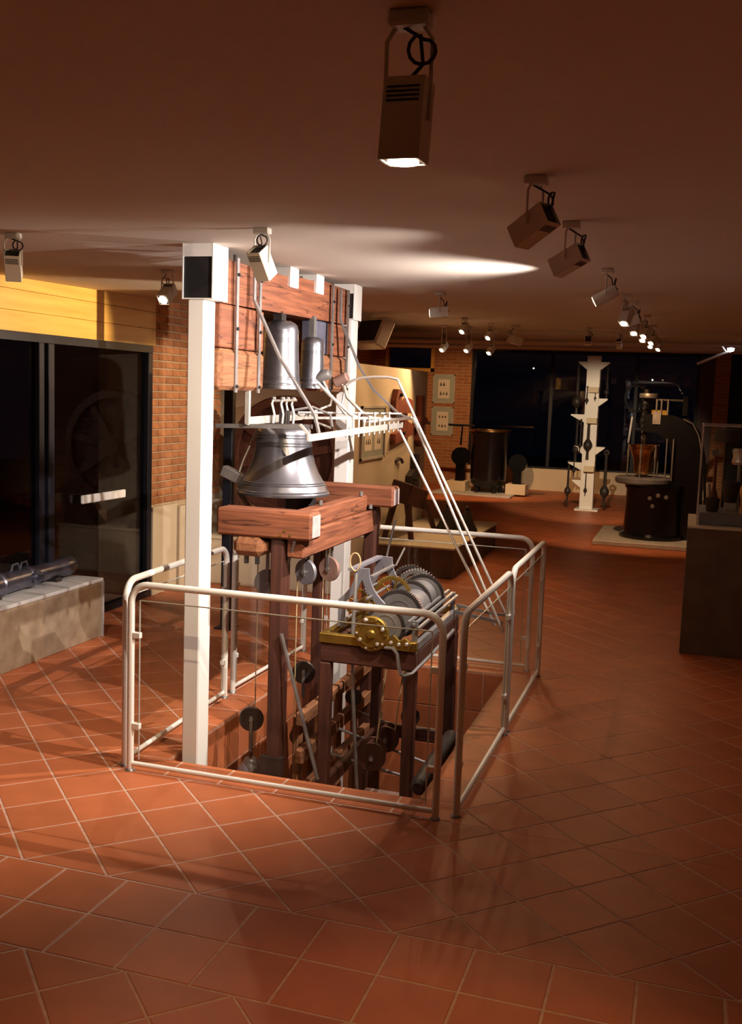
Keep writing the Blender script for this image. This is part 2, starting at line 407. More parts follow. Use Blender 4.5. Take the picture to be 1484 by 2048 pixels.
# ---- rest of the shell
struct(MB().box((XW-.1, 5.92, 0), (XL-.4, 6.02, 2.7)).build('wall_return', 'brickfar'))
struct(MB().box((XW-.1, 5.9, 0), (XW, YB+.1, 2.9)).build('wall_far_left', 'brickfar'))
struct(MB().box((XR, YF, 0), (XR+.1, YB+.1, 2.9)).build('wall_right', 'plaster'))
struct(MB().box((XL-.1, YF-.1, 0), (XR+.1, YF, 2.6)).build('wall_front', 'plaster'))
wb = struct(MB().box((-2.2, YB, 0), (2.45, YB+.15, .44)).build('wall_back', 'plaster'))
struct(MB().box((-2.2, YB-.02, .44), (2.45, YB+.15, .47)).build('trim_1', 'darkframe'))
wbb = struct(MB().box((XW, YB, 0), (-2.2, YB+.15, 2.35)).box((XW, YB, 2.35), (-3.95, YB+.15, 2.95)).box((-3.05, YB, 2.35), (-2.2, YB+.15, 2.95)).box((-3.95, YB, 2.85), (-3.05, YB+.15, 2.95)).build('wall_brick_back', 'brickfar'))
hw = struct(MB().box((-4.02, YB-.03, 2.28), (-3.95, YB+.03, 2.93)).box((-3.05, YB-.03, 2.28), (-2.98, YB+.03, 2.93)).box((-4.02, YB-.03, 2.28), (-2.98, YB+.03, 2.35)).box((-4.02, YB-.03, 2.84), (-2.98, YB+.03, 2.93)).build('window_3', 'pine'))
MB().box((-3.95, YB+.05, 2.35), (-3.05, YB+.06, 2.84)).build('pane', 'window', hw)
struct(MB().box((2.45, YB-.1, 0), (2.72, YB+.15, 2.85)).build('wall_brick_pier', 'brickfar'))
struct(MB().box((2.72, YB, 0), (XR, YB+.15, 2.9)).build('wall_back_end', 'darkframe'))
w2 = struct(MB().box((-2.2, YB-.01, 2.70), (2.45, YB+.1, 2.80)).build('window_2', 'darkframe')); tag(w2, 'wide black window across the far end of the hall')
for x in (-2.2, -.62, 1.0, 2.12): MB().box((x, YB-.01, .47), (x+.06, YB+.09, 2.70)).build('mullion', 'darkframe', w2)
for x0, x1 in ((-2.14, -.62), (-.56, 1.0), (1.06, 2.12)): MB().box((x0, YB+.04, .47), (x1, YB+.05, 2.70)).build('pane', 'window', w2)
MB().box((2.18, YB+.0, .47), (2.45, YB+.08, 2.70)).build('side_panel', 'dark_z', w2)
struct(MB().box((-14, YF-6, -.3), (XW-.35, YB+14, -.12)).box((XW-.35, YB+.3, -.3), (14, YB+14, -.12)).build('ground_outside', 'night'))

# ------------------------------------------------------------------ the white steel columns and hangers
def column(label, x0, x1, y0, y1, cx0, cx1, cz0):
    t = thing('steel_column', label, 'column', ((x0+x1)/2, (y0+y1)/2, PD))
    MB().box((x0, y0, PD), (x1, y1, cz0), .006).build('shaft', 'white', t)
    z1 = ceil_z(y0); m_ = MB()
    m_.box((cx0, y0-.01, cz0), (cx0+.005, y1+.03, z1-.0)).box((cx1-.005, y0-.01, cz0), (cx1, y1+.03, z1)).box((cx0+.005, y0-.0095, cz0+.0005), (cx1-.005, y1+.0295, cz0+.006)).box((cx0+.005, y0-.0095, z1-.06), (cx1-.005, y1+.0295, z1-.0005))
    cp = m_.build('capital', 'white', t)
    MB().box((cx0+.005, y0-.004, cz0+.006), (cx1-.005, y0+.006, z1-.06)).build('hollow_core', 'black', cp)
    return t
column('white square steel column in front of the bells with open black capital', -.160, -.075, 1.20, 1.32, -.185, -.028, 2.215)
column('white square steel column behind the large bell', -.13, -.03, 3.22, 3.34, -.16, -.02, 2.28)
for i, (y, lb) in enumerate(((2.17, 'white box hanger above the timber headstock, nearer to the camera'), (2.58, 'white box hanger above the timber headstock, nearer to the back column'))):
    z = ceil_z(y); t = thing('ceiling_hanger', lb, 'hanger', (-.1, y, z), 'ceiling hangers over the headstock')
    MB().box((-.16, y, z-.11), (-.04, y+.12, z-.0), .004).build('hanger_box', 'white', t)
    MB().box((-.12, y+.03, z-.13), (-.08, y+.09, z-.11)).build('hanger_foot', 'iron', t)

# ------------------------------------------------------------------ headstock with irons
FX = -.06
hd = thing('bell_headstock', 'reddish timber headstock with iron straps slung under the ceiling', 'headstock', (-.11, 2.3, 2.2))
prof = [(1.36, 2.215), (3.21, 2.245), (3.21, 2.465), (2.9, 2.468), (2.72, 2.475), (2.55, 2.452), (2.35, 2.448), (2.1, 2.43), (1.9, 2.445), (1.7, 2.425), (1.36, 2.425)]
MB().prism(prof, 'x', FX-.12, FX).build('top_beam', 'wood_y', hd)
for y0, y1, z0, z1, xo, m_ in ((1.335, 1.85, 2.005, 2.212, .004, 'wood_y'), (1.325, 1.84, 1.80, 2.0, .018, 'raw_y'), (2.70, 2.90, 2.035, 2.235, -.02, 'slate'), (2.91, 3.21, 2.035, 2.235, .0, 'wood_y'), (2.74, 3.21, 1.81, 2.03, .015, 'raw_y')):
    MB().box((FX-.12, y0, z0), (FX+xo, y1, z1), .02 if m_ == 'raw_y' else .006).build('timber_block', m_, hd)
for y, z0, z1 in ((1.48, 1.79, 2.44), (1.755, 1.79, 2.43), (2.86, 1.80, 2.46), (3.15, 1.80, 2.46)):
    s_ = MB().box((FX+.018, y-.013, z0), (FX+.026, y+.013, z1)).build('strap', 'iron', hd)
    for z in (z0+.03, 2.1, 2.36): MB().cyl((FX+.024, y, z), (FX+.036, y, z), .009, 6).build('bolt', 'iron_dk', s_)
MB().bar([(FX+.03, 1.665, 2.44), (FX+.03, 1.665, 2.255), (.11, 1.685, 1.97), (.30, 1.70, 1.69), (.325, 1.70, 1.60)], .028, .010).build('brace', 'iron', hd)
MB().bar([(FX+.03, 2.98, 2.45), (FX+.03, 2.98, 2.262), (.10, 3.0, 1.97), (.20, 3.0, 1.83), (.36, 3.02, 1.69), (.43, 3.02, 1.665)], .028, .010).build('brace', 'iron', hd)
for y in (1.60, 2.5, 2.92): MB().cyl((-.11, y, 2.42), (-.11, y, 2.472), .009, 6).build('tie_rod', 'iron_dk', hd)

# ------------------------------------------------------------------ bells
def bell(name, label, c, r, h, zb, flare, group=None, m_='bell', up=1):
    """c centre, r mouth radius, h height to the shoulder, zb height of the lip"""
    t = thing(name, label, 'bell', (c[0], c[1], zb), group)
    if flare: k = [(1.0, 0), (1.0, .03), (.955, .07), (.93, .13), (.85, .22), (.76, .33), (.68, .47), (.62, .63), (.585, .8), (.575, .93), (.555, .98), (.50, 1.01), (.30, 1.05), (.001, 1.06)]
    else: k = [(1.0, 0), (1.0, .03), (.95, .08), (.93, .10), (.90, .2), (.865, .4), (.84, .6), (.82, .8), (.81, .9), (.77, .96), (.68, 1.0), (.45, 1.04), (.001, 1.05)]
    out = [(a*r, b*h) for a, b in k]; inn = [((a*.88 if a > .01 else .001)*r, b*h*.93) for a, b in k[::-1]]
    if up < 0: out = [(a, h-b) for a, b in out]; inn = [(a, h-b) for a, b in inn]
    MB().lathe(out+inn, (c[0], c[1], zb), 48, close=True).build('body', m_, t)
    def rad(q):
        for (a0, b0), (a1, b1) in zip(k, k[1:]):
            if b0 <= q <= b1 and b1 > b0: return (a0+(a1-a0)*(q-b0)/(b1-b0))*r
        return r
    for q in ((.06, .16, .19, .74, .78, .86, .90) if flare else (.07, .15, .18, .72, .76, .86, .89)):
        z = zb+(q*h if up > 0 else h-q*h); e = rad(q); MB().lathe([(e-.002, -.004), (e+.003, -.002), (e+.003, .002), (e-.002, .004)], (c[0], c[1], z), 48, close=True).build('moulded_band', m_, t)
    return t
t = bell('bronze_bell', 'large flared grey bronze bell above the timber frame', (0, 2.03), .257, .36, 1.245, True)
MB().box((-.07, 1.96, 1.61), (.07, 2.10, 1.63), .004).box((-.02, 2.0, 1.62), (.02, 2.06, 1.70)).build('canon', 'iron_dk', t)
MB().tube([(0, 2.03, 1.56), (0, 2.03, 1.30), (0, 2.03, 1.26)], [.012, .016, .03], 10).build('clapper', 'iron_dk', t)
t = bell('bronze_bell', 'taller of two grey bells hung under the headstock', (-.085, 2.16), .117, .36, 1.815, False, 'bells under the headstock')
MB().box((-.10, 2.13, 2.175), (-.07, 2.19, 2.245)).box((-.11, 2.10, 2.19), (-.06, 2.115, 2.235)).build('hanging_lug', 'iron_dk', t)
t = bell('bronze_bell', 'smaller of two grey bells hung under the headstock', (-.06, 2.585), .082, .29, 1.825, False, 'bells under the headstock')
MB().box((-.075, 2.56, 2.11), (-.045, 2.60, 2.25)).build('hanging_lug', 'iron', t)
tag(MB().lathe([(.09, 0), (.09, .15), (.06, .17), (.001, .17)], (.02, 2.25, 1.10), 24).build('counterweight', 'iron_dk'), 'dark iron drum under the mouth of the large bell', 'weight')

# ------------------------------------------------------------------ hammers and striking irons
sb = thing('striking_linkage', 'pale steel bars and levers that drive the bell hammers', 'linkage', (.1, 2.2, 1.6))
MB().bar([(-.07, 1.70, 1.80), (-.07, 1.70, 1.63)], .022, .022).build('hanger', 'iron_lt', sb)
MB().bar([(-.07, 1.69, 1.645), (-.07, 2.72, 1.665)], .012, .040, (1, 0, 0)).build('bar', 'iron_lt', sb)
MB().bar([(-.26, 1.72, 1.612), (.28, 1.72, 1.63)], .012, .022).build('bar', 'iron', sb)
MB().bar([(.335, 1.53, 1.58), (.35, 2.3, 1.60), (.36, 3.12, 1.615)], .012, .034, (1, 0, 0)).build('bar', 'iron_lt', sb)
MB().bar([(.29, 1.53, 1.645), (.335, 1.53, 1.60), (.335, 1.53, 1.565)], .02, .01, (0, 1, 0)).build('bracket', 'iron_lt', sb)
MB().bar([(-.05, 2.30, 1.655), (.12, 2.35, 1.66), (.30, 2.5, 1.665), (.34, 2.9, 1.66)], .014, .02, (0, 0, 1)).build('bar', 'iron_lt', sb)
for i in range(11):
    y = 2.08+i*.095; x = .346+.0012*i
    pn = MB().cyl((x, y, 1.56+.002*i), (x, y, 1.645+.02*(i % 3)), .0055, 6).build('pin', 'iron_lt', sb)
    MB().cyl((x, y, 1.645+.02*(i % 3)), (x, y, 1.66+.02*(i % 3)), .011, 8).build('nut', 'iron_lt', pn)
for x, y in ((-.045, 1.98), (.0, 2.0), (.05, 2.03), (-.02, 2.12)):
    u_ = MB().tube([(x, y, 1.625), (x+.005, y, 1.68), (x-.01, y, 1.735), (x, y, 1.765)], .007, 6).build('lever', 'iron_lt', sb)
    MB().lathe([(.001, -.01), (.013, -.006), (.013, .006), (.001, .01)], (x, y, 1.765), 8).build('knob', 'iron', u_)
MB().cyl((-.06, 1.985, 1.75), (.07, 2.03, 1.757), .007, 8).build('spindle', 'iron_lt', sb)
MB().cyl((-.05, 2.35, 1.685), (.40, 2.95, 1.69), .006, 8).build('spindle', 'iron_lt', sb)
MB().tube([(.40, 2.70, 1.66), (.30, 2.62, 1.64), (.20, 2.56, 1.68), (.10, 2.50, 1.78), (.02, 2.47, 1.86)], .010, 8).build('lever', 'iron_lt', sb)
MB().tube([(.52, 2.75, 1.672), (.40, 2.78, 1.655), (.28, 2.80, 1.65), (.20, 2.78, 1.69), (.10, 2.78, 1.78), (.07, 2.8, 1.85)], .011, 8).build('lever', 'iron_lt', sb)
MB().tube([(.06, 2.62, 1.79), (.05, 2.62, 1.73), (-.01, 2.5, 1.69), (.02, 2.45, 1.63), (.12, 2.45, 1.60)], .007, 6).build('spring', 'iron_lt', sb)
MB().tube([(-.10, 2.2, 1.63), (-.03, 2.25, 1.70), (.06, 2.3, 1.72), (.15, 2.35, 1.68), (.18, 2.3, 1.61)], .008, 6).build('spring', 'iron', sb)
def rod(label, pts, r=.008, m_='iron_lt'):
    t = thing('control_rod', label, 'rod', pts[-1], 'long control rods from the clock to the bells')
    MB().tube(pts, r, 8).build('shaft', m_, t)
    d = (Vector(pts[-1])-Vector(pts[-2])).normalized(); e = Vector(pts[-1])
    MB().tube([e, e+d*.02, e+d*.045], [.013, .013, .006], 8).build('fork_end', 'iron_lt', t)
    return t
rod('pale control rod starting lowest, under the bar ends, nearest the clock', [(.45, 2.75, 1.595), (1.10, 2.55, .545)])
rod('middle pale control rod pinned to the end of the long lever', [(.53, 2.75, 1.672), (1.16, 2.50, .52)])
rod('pale control rod bent over at the top from the upper hammer', [(.10, 2.75, 1.855), (.14, 2.75, 1.88), (.19, 2.75, 1.898), (.28, 2.75, 1.908), (.37, 2.75, 1.908), (.425, 2.75, 1.897), (.445, 2.748, 1.86), (1.18, 2.60, .553)])
def hammer(label, c, d, ln, r, shaft):
    t = thing('bell_hammer', label, 'hammer', c, 'hammers that strike the bells'); d = Vector(d).normalized(); c = Vector(c)
    MB().tube([c-d*ln/2, c-d*ln*.42, c+d*ln*.42, c+d*ln/2], [r*.8, r, r, r*.8], 10).build('head', 'rust' if ln < .13 else 'iron', t)
    MB().tube(shaft, .007, 8).build('shaft', 'iron_lt', t)
hammer('iron hammer resting against the smaller hung bell', (.0, 2.56, 1.892), (.8, .0, .35), .135, .032, [(.01, 2.56, 1.89), (.06, 2.57, 1.80), (.155, 2.6, 1.677)])
hammer('stubby rusty hammer beside the far headstock block', (.03, 2.86, 1.885), (.8, 0, .4), .095, .034, [(.03, 2.86, 1.88), (.06, 2.84, 1.81), (.05, 2.83, 1.72)])
t = thing('bell_hammer', 'square bright hammer lying at the lip of the large bell', 'hammer', (-.30, 2.0, 1.33), 'hammers that strike the bells')
mt = Matrix.Translation((-.268, 2.0, 1.325)) @ Matrix.Rotation(math.radians(22), 4, 'Y')
MB().box((-.085, -.03, -.03), (.085, .03, .03), .005, mt).build('head', 'iron', t)
MB().tube([(-.25, 2.0, 1.35), (-.235, 2.02, 1.42), (-.17, 2.05, 1.585), (-.12, 2.08, 1.64)], .007, 6).build('shaft', 'iron', t)

# ------------------------------------------------------------------ timber bell frame
fr = thing('belfry_trestle', 'heavy oak frame of posts and crossed beams under the bells', 'timber frame', (.15, 2.15, PD))
def beam(par, a, b, m_, name='beam', ch=.008, ends=None):
    o = MB().box(a, b, ch).build(name, m_, par)
    return o
b_ = beam(fr, (-.165, 1.55, 1.065), (.355, 1.69, 1.205), 'wood_x', 'front_crossbeam', .012); MB().box((.3535, 1.565, 1.08), (.357, 1.675, 1.19)).build('end_grain', 'endgrain', b_)
for x, z in ((.19, 1.085), (.215, 1.11), (.245, 1.09)): MB().cyl((x, 1.545, z), (x, 1.552, z), .007, 8).build('bolt_head', 'brass', b_)
b_ = beam(fr, (-.08, 2.72, 1.125), (.435, 2.86, 1.25), 'wood_x', 'rear_crossbeam', .012); MB().box((.4335, 2.735, 1.14), (.437, 2.845, 1.235)).build('end_grain', 'endgrain', b_)
beam(fr, (.205, 1.60, .965), (.30, 2.93, 1.10), 'wood_y', 'side_beam')
beam(fr, (.19, 1.70, 1.10), (.275, 2.715, 1.195), 'wood_y', 'upper_side_beam')
beam(fr, (-.07, 1.53, .965), (.10, 2.93, 1.063), 'raw_y', 'side_beam', .03)
for x in (-.01, .05): MB().box((x, 1.56, .925), (x+.018, 1.58, .966)).build('peg', 'iron_dk', fr)
for (x0, x1, y0, y1, z1) in ((.125, .195, 1.58, 1.69, 1.065), (.235, .31, 2.78, 2.87, 1.125), (-.10, -.04, 2.80, 2.88, .965)):
    beam(fr, (x0, y0, PD), (x1, y1, z1), 'dark_z', 'post')
MB().box((.10, 1.56, PD+1.05), (.22, 1.60, PD+1.17)).build('iron_shoe', 'iron_dk', fr)
MB().cyl((.262, 1.57, 1.06), (.06, 1.80, .66), .009, 8).build('stay_rod', 'iron', fr)
MB().cyl((.205, 1.56, .58), (.42, 1.57, -.16), .010, 8).build('stay_rod', 'iron', fr)
MB().cyl((.43, 2.80, 1.05), (.37, 2.78, .72), .007, 8).build('stay_rod', 'iron', fr)
for x, y, z in ((.30, 2.70, 1.115), (.235, 2.0, 1.20), (.27, 2.6, 1.20)): MB().cyl((x, y, z), (x, y, z+.025), .012, 8).build('bolt_head', 'iron', fr)

t = thing('dark_post', 'slim black post behind the bells next to the brick pier', 'post', (-1.15, 3.77, 0))
MB().box((-1.188, 3.74, .012), (-1.118, 3.80, ceil_z(3.75)), .004).build('shaft', 'darkframe', t); MB().box((-1.22, 3.70, 0), (-1.08, 3.84, .012)).build('foot_plate', 'darkframe', t)

# pulleys hanging under and around the frame
def pulley(label, c, r, axis, m_, hang, wd=.022, group='pulley wheels of the clock weights'):
    t = thing('pulley', label, 'pulley', c, group); a = Vector(axis).normalized()
    h = wd/2
    MB().lathe([(.001, -h), (r*.96, -h), (r, -h*.7), (r*.93, -h*.25), (r*.93, h*.25), (r, h*.7), (r*.96, h), (.001, h)], c, 32, axis).build('wheel', m_, t)
    cv = Vector(c)
    MB().cyl(cv-a*(h+.016), cv+a*(h+.016), .011, 8).build('axle', 'iron', t)
    for s_ in (-1, 1):
        p = cv+a*s_*(h+.008); top = Vector(hang)+a*s_*(h+.008)
        MB().bar([p+(p-top).normalized()*.02, top], .016, .006, a.cross(top-p)).build('strap', 'iron', t)
    return t
pulley('blue grey pulley disc hung under the oak side beam', (.245, 1.78, .868), .068, (-.35, -1, 0), 'plate', (.245, 1.78, .975))
pulley('rosy worn pulley disc hung under the oak side beam', (.24, 2.16, .825), .070, (-.35, -1, 0), 'rust', (.24, 2.16, .975))
pulley('dark pulley disc half hidden behind the front post', (.04, 1.75, .80), .068, (.35, -1, 0), 'plate', (.04, 1.75, .97))
pulley('black pulley low at the pit side below the front railing', (-.02, 1.72, .055), .066, (.3, -1, 0), 'iron_dk', (-.02, 1.72, -.12))
pulley('black pulley behind the front post above floor level', (.088, 2.2, .201), .066, (.3, -1, 0), 'iron_dk', (.088, 2.2, .06))
pulley('small black pulley between the plank frame and the clock stand', (.33, 2.4, .03), .050, (.3, -1, 0), 'iron_dk', (.33, 2.4, -.1))
pulley('black pulley behind the front leg of the clock stand', (.68, 2.4, -.045), .055, (.3, -1, 0), 'iron_dk', (.68, 2.4, -.17))
for lb, x, y, z0, z1 in (('weight cord left of the front post, thinnest of the hanging cords', -.06, 1.85, .96, -.3), ('weight cord close behind the front post', .02, 2.0, .75, -.4), ('weight cord falling from the dark pulley disc', .055, 1.90, .78, -.3), ('weight cord falling from the blue grey pulley disc', .19, 1.80, .85, -.4), ('weight cord falling from the rosy pulley disc', .19, 2.2, .80, -.4)):
    tag(MB().cyl((x, y, z0), (x+.004, y, z1), .0032, 6).build('weight_cord', 'rope'), lb, 'cord', 'cords of the clock weights')

# ------------------------------------------------------------------ plank frame in the pit
pf = thing('plank_frame', 'rough plank framework standing low in the floor opening', 'timber frame', (.25, 2.3, PD))
for z0, z1 in ((.085, .16), (-.12, -.04), (-.33, -.25)): beam(pf, (.27, 1.62, z0), (.315, 3.1, z1), 'raw_y', 'rail')
for y in (1.68, 2.0, 2.32, 2.64, 2.96): beam(pf, (.232, y, PD), (.268, y+.07, .12), 'raw_z', 'upright')
for k, (y, z) in enumerate(((2.0, -.175), (2.2, -.10), (2.5, -.08))):
    MB().cyl((.30, y, z), (.86, y+.03, z-.10-.05*(k > 0)), .008, 8).build('tie_rod', 'iron', pf)
# winding drums, roller, weights
def drum(label, c, r, ln, ax, group='winding drums'):
    t = thing('winding_drum', label, 'drum', c, group); a = Vector(ax).normalized(); cv = Vector(c)
    MB().lathe([(.001, -ln/2), (r, -ln/2), (r, -ln/2+.012), (r*.8, -ln/2+.014), (r*.8, ln/2-.014), (r, ln/2-.012), (r, ln/2), (.001, ln/2)], c, 28, ax).build('barrel', 'dark_z', t)
    MB().cyl(cv-a*(ln/2+.05), cv+a*(ln/2+.03), .012, 10).build('spindle', 'iron', t)
drum('dark winding drum lowest in the opening with a bright spindle end', (.60, 1.92, -.115), .078, .10, (.25, -1, -.05))
drum('dark winding drum behind the lowest one', (.60, 2.18, -.105), .075, .09, (.25, -1, -.05))
drum('dark drum between the front post and the plank frame', (.16, 2.0, -.09), .06, .09, (.25, -1, -.05))
tag(MB().tube([(1.0, 1.36, -.04), (1.0, 1.38, -.04), (1.0, 2.06, -.015), (1.0, 2.10, -.015)], [.025, .042, .042, .025], 14).build('roller', 'iron_dk'), 'black roller lying along the side of the opening', 'roller')
t = thing('clock_weight', 'bell shaped grey weight hanging deep under the black pulley', 'weight', (-.02, 1.72, -.3))
MB().lathe([(.001, -.16), (.07, -.16), (.065, -.05), (.03, .0), (.001, .0)], (-.02, 1.72, -.16), 20).build('body', 'plate', t); MB().cyl((-.02, 1.72, -.17), (-.02, 1.72, -.05), .008, 8).build('hook', 'iron_dk', t)
tag(MB().box((.60, 1.56, PD), (.84, 1.8, -.25), .02).build('stone_block', 'rust'), 'pinkish stone block at the bottom between the stand legs', 'block')

# ------------------------------------------------------------------ clock stand and movement
st = thing('clock_stand', 'dark red wooden stand with four legs carrying the tower clock', 'stand', (.65, 2.1, PD))
SX0, SX1, SY0, SY1, SZ = .405, .91, 1.58, 2.55, .555
for x, y in ((SX0, SY0), (SX1-.06, SY0), (SX0, SY1-.06), (SX1-.06, SY1-.06)): beam(st, (x, y, PD), (x+.06, y+.06, SZ-.10), 'dark_z', 'leg')
for a, b in (((SX0, SY0, SZ-.10), (SX1, SY0+.055, SZ)), ((SX0, SY1-.055, SZ-.10), (SX1, SY1, SZ))): beam(st, a, b, 'dark_x', 'apron')
for a, b in (((SX0, SY0+.055, SZ-.10), (SX0+.055, SY1-.055, SZ)), ((SX1-.055, SY0+.055, SZ-.10), (SX1, SY1-.055, SZ))): beam(st, a, b, 'dark_y', 'apron')
beam(st, (SX0+.01, SY0+.06, -.25), (SX0+.05, SY1-.06, -.17), 'dark_y', 'stretcher'); beam(st, (SX0+.06, SY1-.05, -.22), (SX1-.06, SY1-.01, -.14), 'dark_x', 'stretcher')
ck = thing('tower_clock_movement', 'iron and brass tower clock movement with toothed wheels on the dark stand', 'clock', (.65, 2.1, SZ))
z = SZ
for a, b, m_ in (((SX0, SY0-.01, z), (SX1, SY0+.03, z+.05), 'brass'), ((SX0, SY1-.03, z), (SX1, SY1+.01, z+.05), 'brass'), ((SX0+.0, SY0+.03, z), (SX0+.03, SY1-.03, z+.045), 'brass'), ((SX1-.035, SY0+.03, z), (SX1, SY1-.03, z+.045), 'iron')): MB().box(a, b, .004).build('bed_rail', m_, ck)
for x, zz in ((.885, .70), (.86, .712), (.91, .685)): MB().bar([(x, 1.60, zz-.015), (x, 2.46, zz-.005)], .014, .012, (1, 0, 0)).build('top_rail', 'iron', ck)
for y in (1.62, 2.44): MB().box((.875, y, z+.04), (.90, y+.02, .70)).build('rail_post', 'iron', ck)
def lyre(y, x0, x1, xa, xb, zb, zt, th=.018):
    def side(xbot, xtop, s_):
        pts = []
        for i in range(9):
            u = i/8; pts.append((xtop+(xbot-xtop)*(1-u)**2.3, zb+.14+(zt-zb-.14)*u))
        return pts
    L = side(x0, xa, -1); Rr = side(x1, xb, 1); wdt = .035
    poly = [(x0, zb)]+L+Rr[::-1]+[(x1, zb), (x1-wdt, zb)]
    pairs = [(l, r) for l, r in zip(L, Rr) if (r[0]-l[0]) > 2*wdt+.012 and r[1] < zt-.07]
    inn = [(r[0]-wdt, r[1]-.012) for l, r in pairs]; inl = [(l[0]+wdt, l[1]-.012) for l, r in pairs]
    poly += inn+[((xa+xb)/2, pairs[-1][0][1]+.03)]+inl[::-1]+[(x0+wdt, zb)]
    return MB().prism(poly, 'y', y, y+th)
lyre(1.75, .44, .69, .53, .60, z+.05, .918).build('lyre_plate', 'plate', ck)
lyre(2.20, .44, .675, .50, .59, z+.05, .912).build('lyre_plate', 'plate', ck)
MB().bar([(.515, 1.72, .912), (.515, 2.22, .908)], .035, .014, (1, 0, 0)).build('bridge', 'plate', ck)
MB().bar([(.60, 1.80, .87), (.60, 2.2, .868)], .02, .01, (1, 0, 0)).build('bridge', 'iron', ck)
def wheel(c, r, wd, teeth, m_, spokes=0, name='toothed_wheel'):
    if spokes:
        o = MB().gear(c, r, wd, teeth, 'y', hole=r*.78).build(name, m_, ck)
        for i in range(spokes):
            t = 2*PI*i/spokes+.3; MB().bar([(c[0], c[1], c[2]), (c[0]+r*.8*math.cos(t), c[1], c[2]+r*.8*math.sin(t))], wd*.7, r*.1, (0, 1, 0)).build('spoke', m_, o)
    else:
        o = MB().gear(c, r, wd, int(teeth*1.5), 'y', hole=r*.84, depth=.07).build(name, 'iron_dk' if m_ != 'rust' else m_, ck)
        MB().lathe([(.001, -wd*.35), (r*.85, -wd*.35), (r*.85, wd*.35), (.001, wd*.35)], c, 36, (0, 1, 0)).build('web', m_, o)
        MB().lathe([(r*.5, -.003), (r*.56, -.003), (r*.56, .003), (r*.5, .003)], (c[0], c[1]-wd*.35, c[2]), 32, (0, 1, 0), close=True).build('turned_ring', 'iron', o)
    MB().cyl((c[0], c[1]-wd/2-.012, c[2]), (c[0], c[1]+wd/2+.012, c[2]), r*.14, 12).build('hub', 'iron', o)
    return o
MB().lathe([(.001, -.015), (.084, -.015), (.088, -.01), (.088, .01), (.084, .015), (.001, .015)], (.685, 1.565, .63), 36, (0, 1, 0)).build('front_dial_plate', 'brass', ck)
MB().lathe([(.060, -.004), (.066, -.004), (.066, .004), (.060, .004)], (.685, 1.548, .63), 32, (0, 1, 0), close=True).build('raised_ring', 'brass', ck)
MB().lathe([(.001, -.012), (.016, -.010), (.024, .0), (.001, .004)], (.685, 1.546, .63), 16, (0, 1, 0)).build('centre_boss', 'brass', ck)
for q_ in range(10): MB().lathe([(.001, -.006), (.006, -.004), (.007, .0), (.001, .003)], (.685+.074*math.cos(q_*.628), 1.548, .63+.074*math.sin(q_*.628)), 8, (0, 1, 0)).build('stud', 'iron_lt' if q_ % 2 else 'brass', ck)
MB().prism([(.76, .565), (.88, .565), (.89, .60), (.86, .625), (.83, .61), (.80, .635), (.765, .61)], 'y', 1.548, 1.568).build('front_cock', 'brass', ck)
wheel((.73, 1.64, .66), .105, .022, 36, 'iron')
wheel((.755, 1.80, .695), .125, .02, 44, 'iron'); wheel((.77, 1.84, .69), .105, .03, 30, 'rust')
wheel((.49, 1.90, .71), .075, .012, 40, 'brass', 5); wheel((.56, 1.86, .70), .05, .014, 28, 'brass', 4)
wheel((.66, 2.0, .74), .11, .016, 48, 'brass', 6); wheel((.74, 2.08, .70), .12, .02, 40, 'plate')
wheel((.76, 2.27, .70), .125, .02, 44, 'iron'); wheel((.70, 2.36, .71), .125, .026, 44, 'iron', 6); wheel((.64, 2.44, .72), .12, .03, 40, 'iron_dk', 6)
for y0, y1, x, zz, r in ((1.85, 2.07, .77, .69, .085), (2.1, 2.26, .75, .70, .09), (2.29, 2.43, .70, .71, .085)): MB().cyl((x, y0, zz), (x, y1, zz), r, 28).build('winding_barrel', 'iron', ck)
for x, y, zz in ((.50, 1.70, .66), (.62, 1.66, .78), (.57, 1.78, .80)): MB().cyl((x, y, zz), (x, y+.4, zz), .007, 8).build('arbor', 'iron', ck)
# knobs and bolts on the front
for x, zz in ((.655, .70), (.63, .60), (.72, .585), (.745, .66), (.79, .60), (.83, .595), (.87, .60)): MB().lathe([(.001, -.008), (.008, -.006), (.010, .0), (.001, .004)], (x, 1.545, zz), 10, (0, 1, 0)).build('bolt_head', 'iron_lt', ck)
MB().tube([(.76, 1.55, .57), (.80, 1.54, .575), (.825, 1.54, .55), (.835, 1.54, .49), (.845, 1.54, .45), (.86, 1.55, .44)], .009, 8).build('crank', 'iron', ck)
MB().tube([(.86, 1.55, .44), (.90, 1.56, .455), (.93, 1.62, .49), (.945, 1.8, .51), (.955, 2.2, .54)], .009, 8).build('crank', 'iron', ck)
MB().tube([(.86, 1.55, .44), (.865, 1.56, .38), (.87, 1.565, .28)], [.01, .007, .004], 8).build('crank', 'iron_dk', ck)
MB().bar([(.91, 2.40, .60), (1.02, 2.46, .57), (1.17, 2.52, .535)], .02, .014, (0, 0, 1)).build('output_arm', 'iron', ck)
MB().bar([(.91, 2.46, .625), (1.10, 2.56, .575), (1.20, 2.60, .565)], .016, .012, (0, 0, 1)).build('output_arm', 'iron', ck)
MB().tube([(.60, 1.70, PD+.9), (.565, 1.66, .30), (.56, 1.64, .60), (.55, 1.70, .90)], .010, 8).build('pendulum_rod', 'iron', ck)
MB().tube([(.535, 1.72, .905)]+[(.535+.028*math.sin(t), 1.72, .955-.045*math.cos(t)) for t in [2*PI*i/14 for i in range(1, 14)]]+[(.537, 1.72, .905)], .004, 6).build('suspension_loop', 'rope', ck)
MB().cyl((.60, 2.25, .86), (.64, 2.28, .96), .006, 6).build('stop_lever', 'iron', ck)
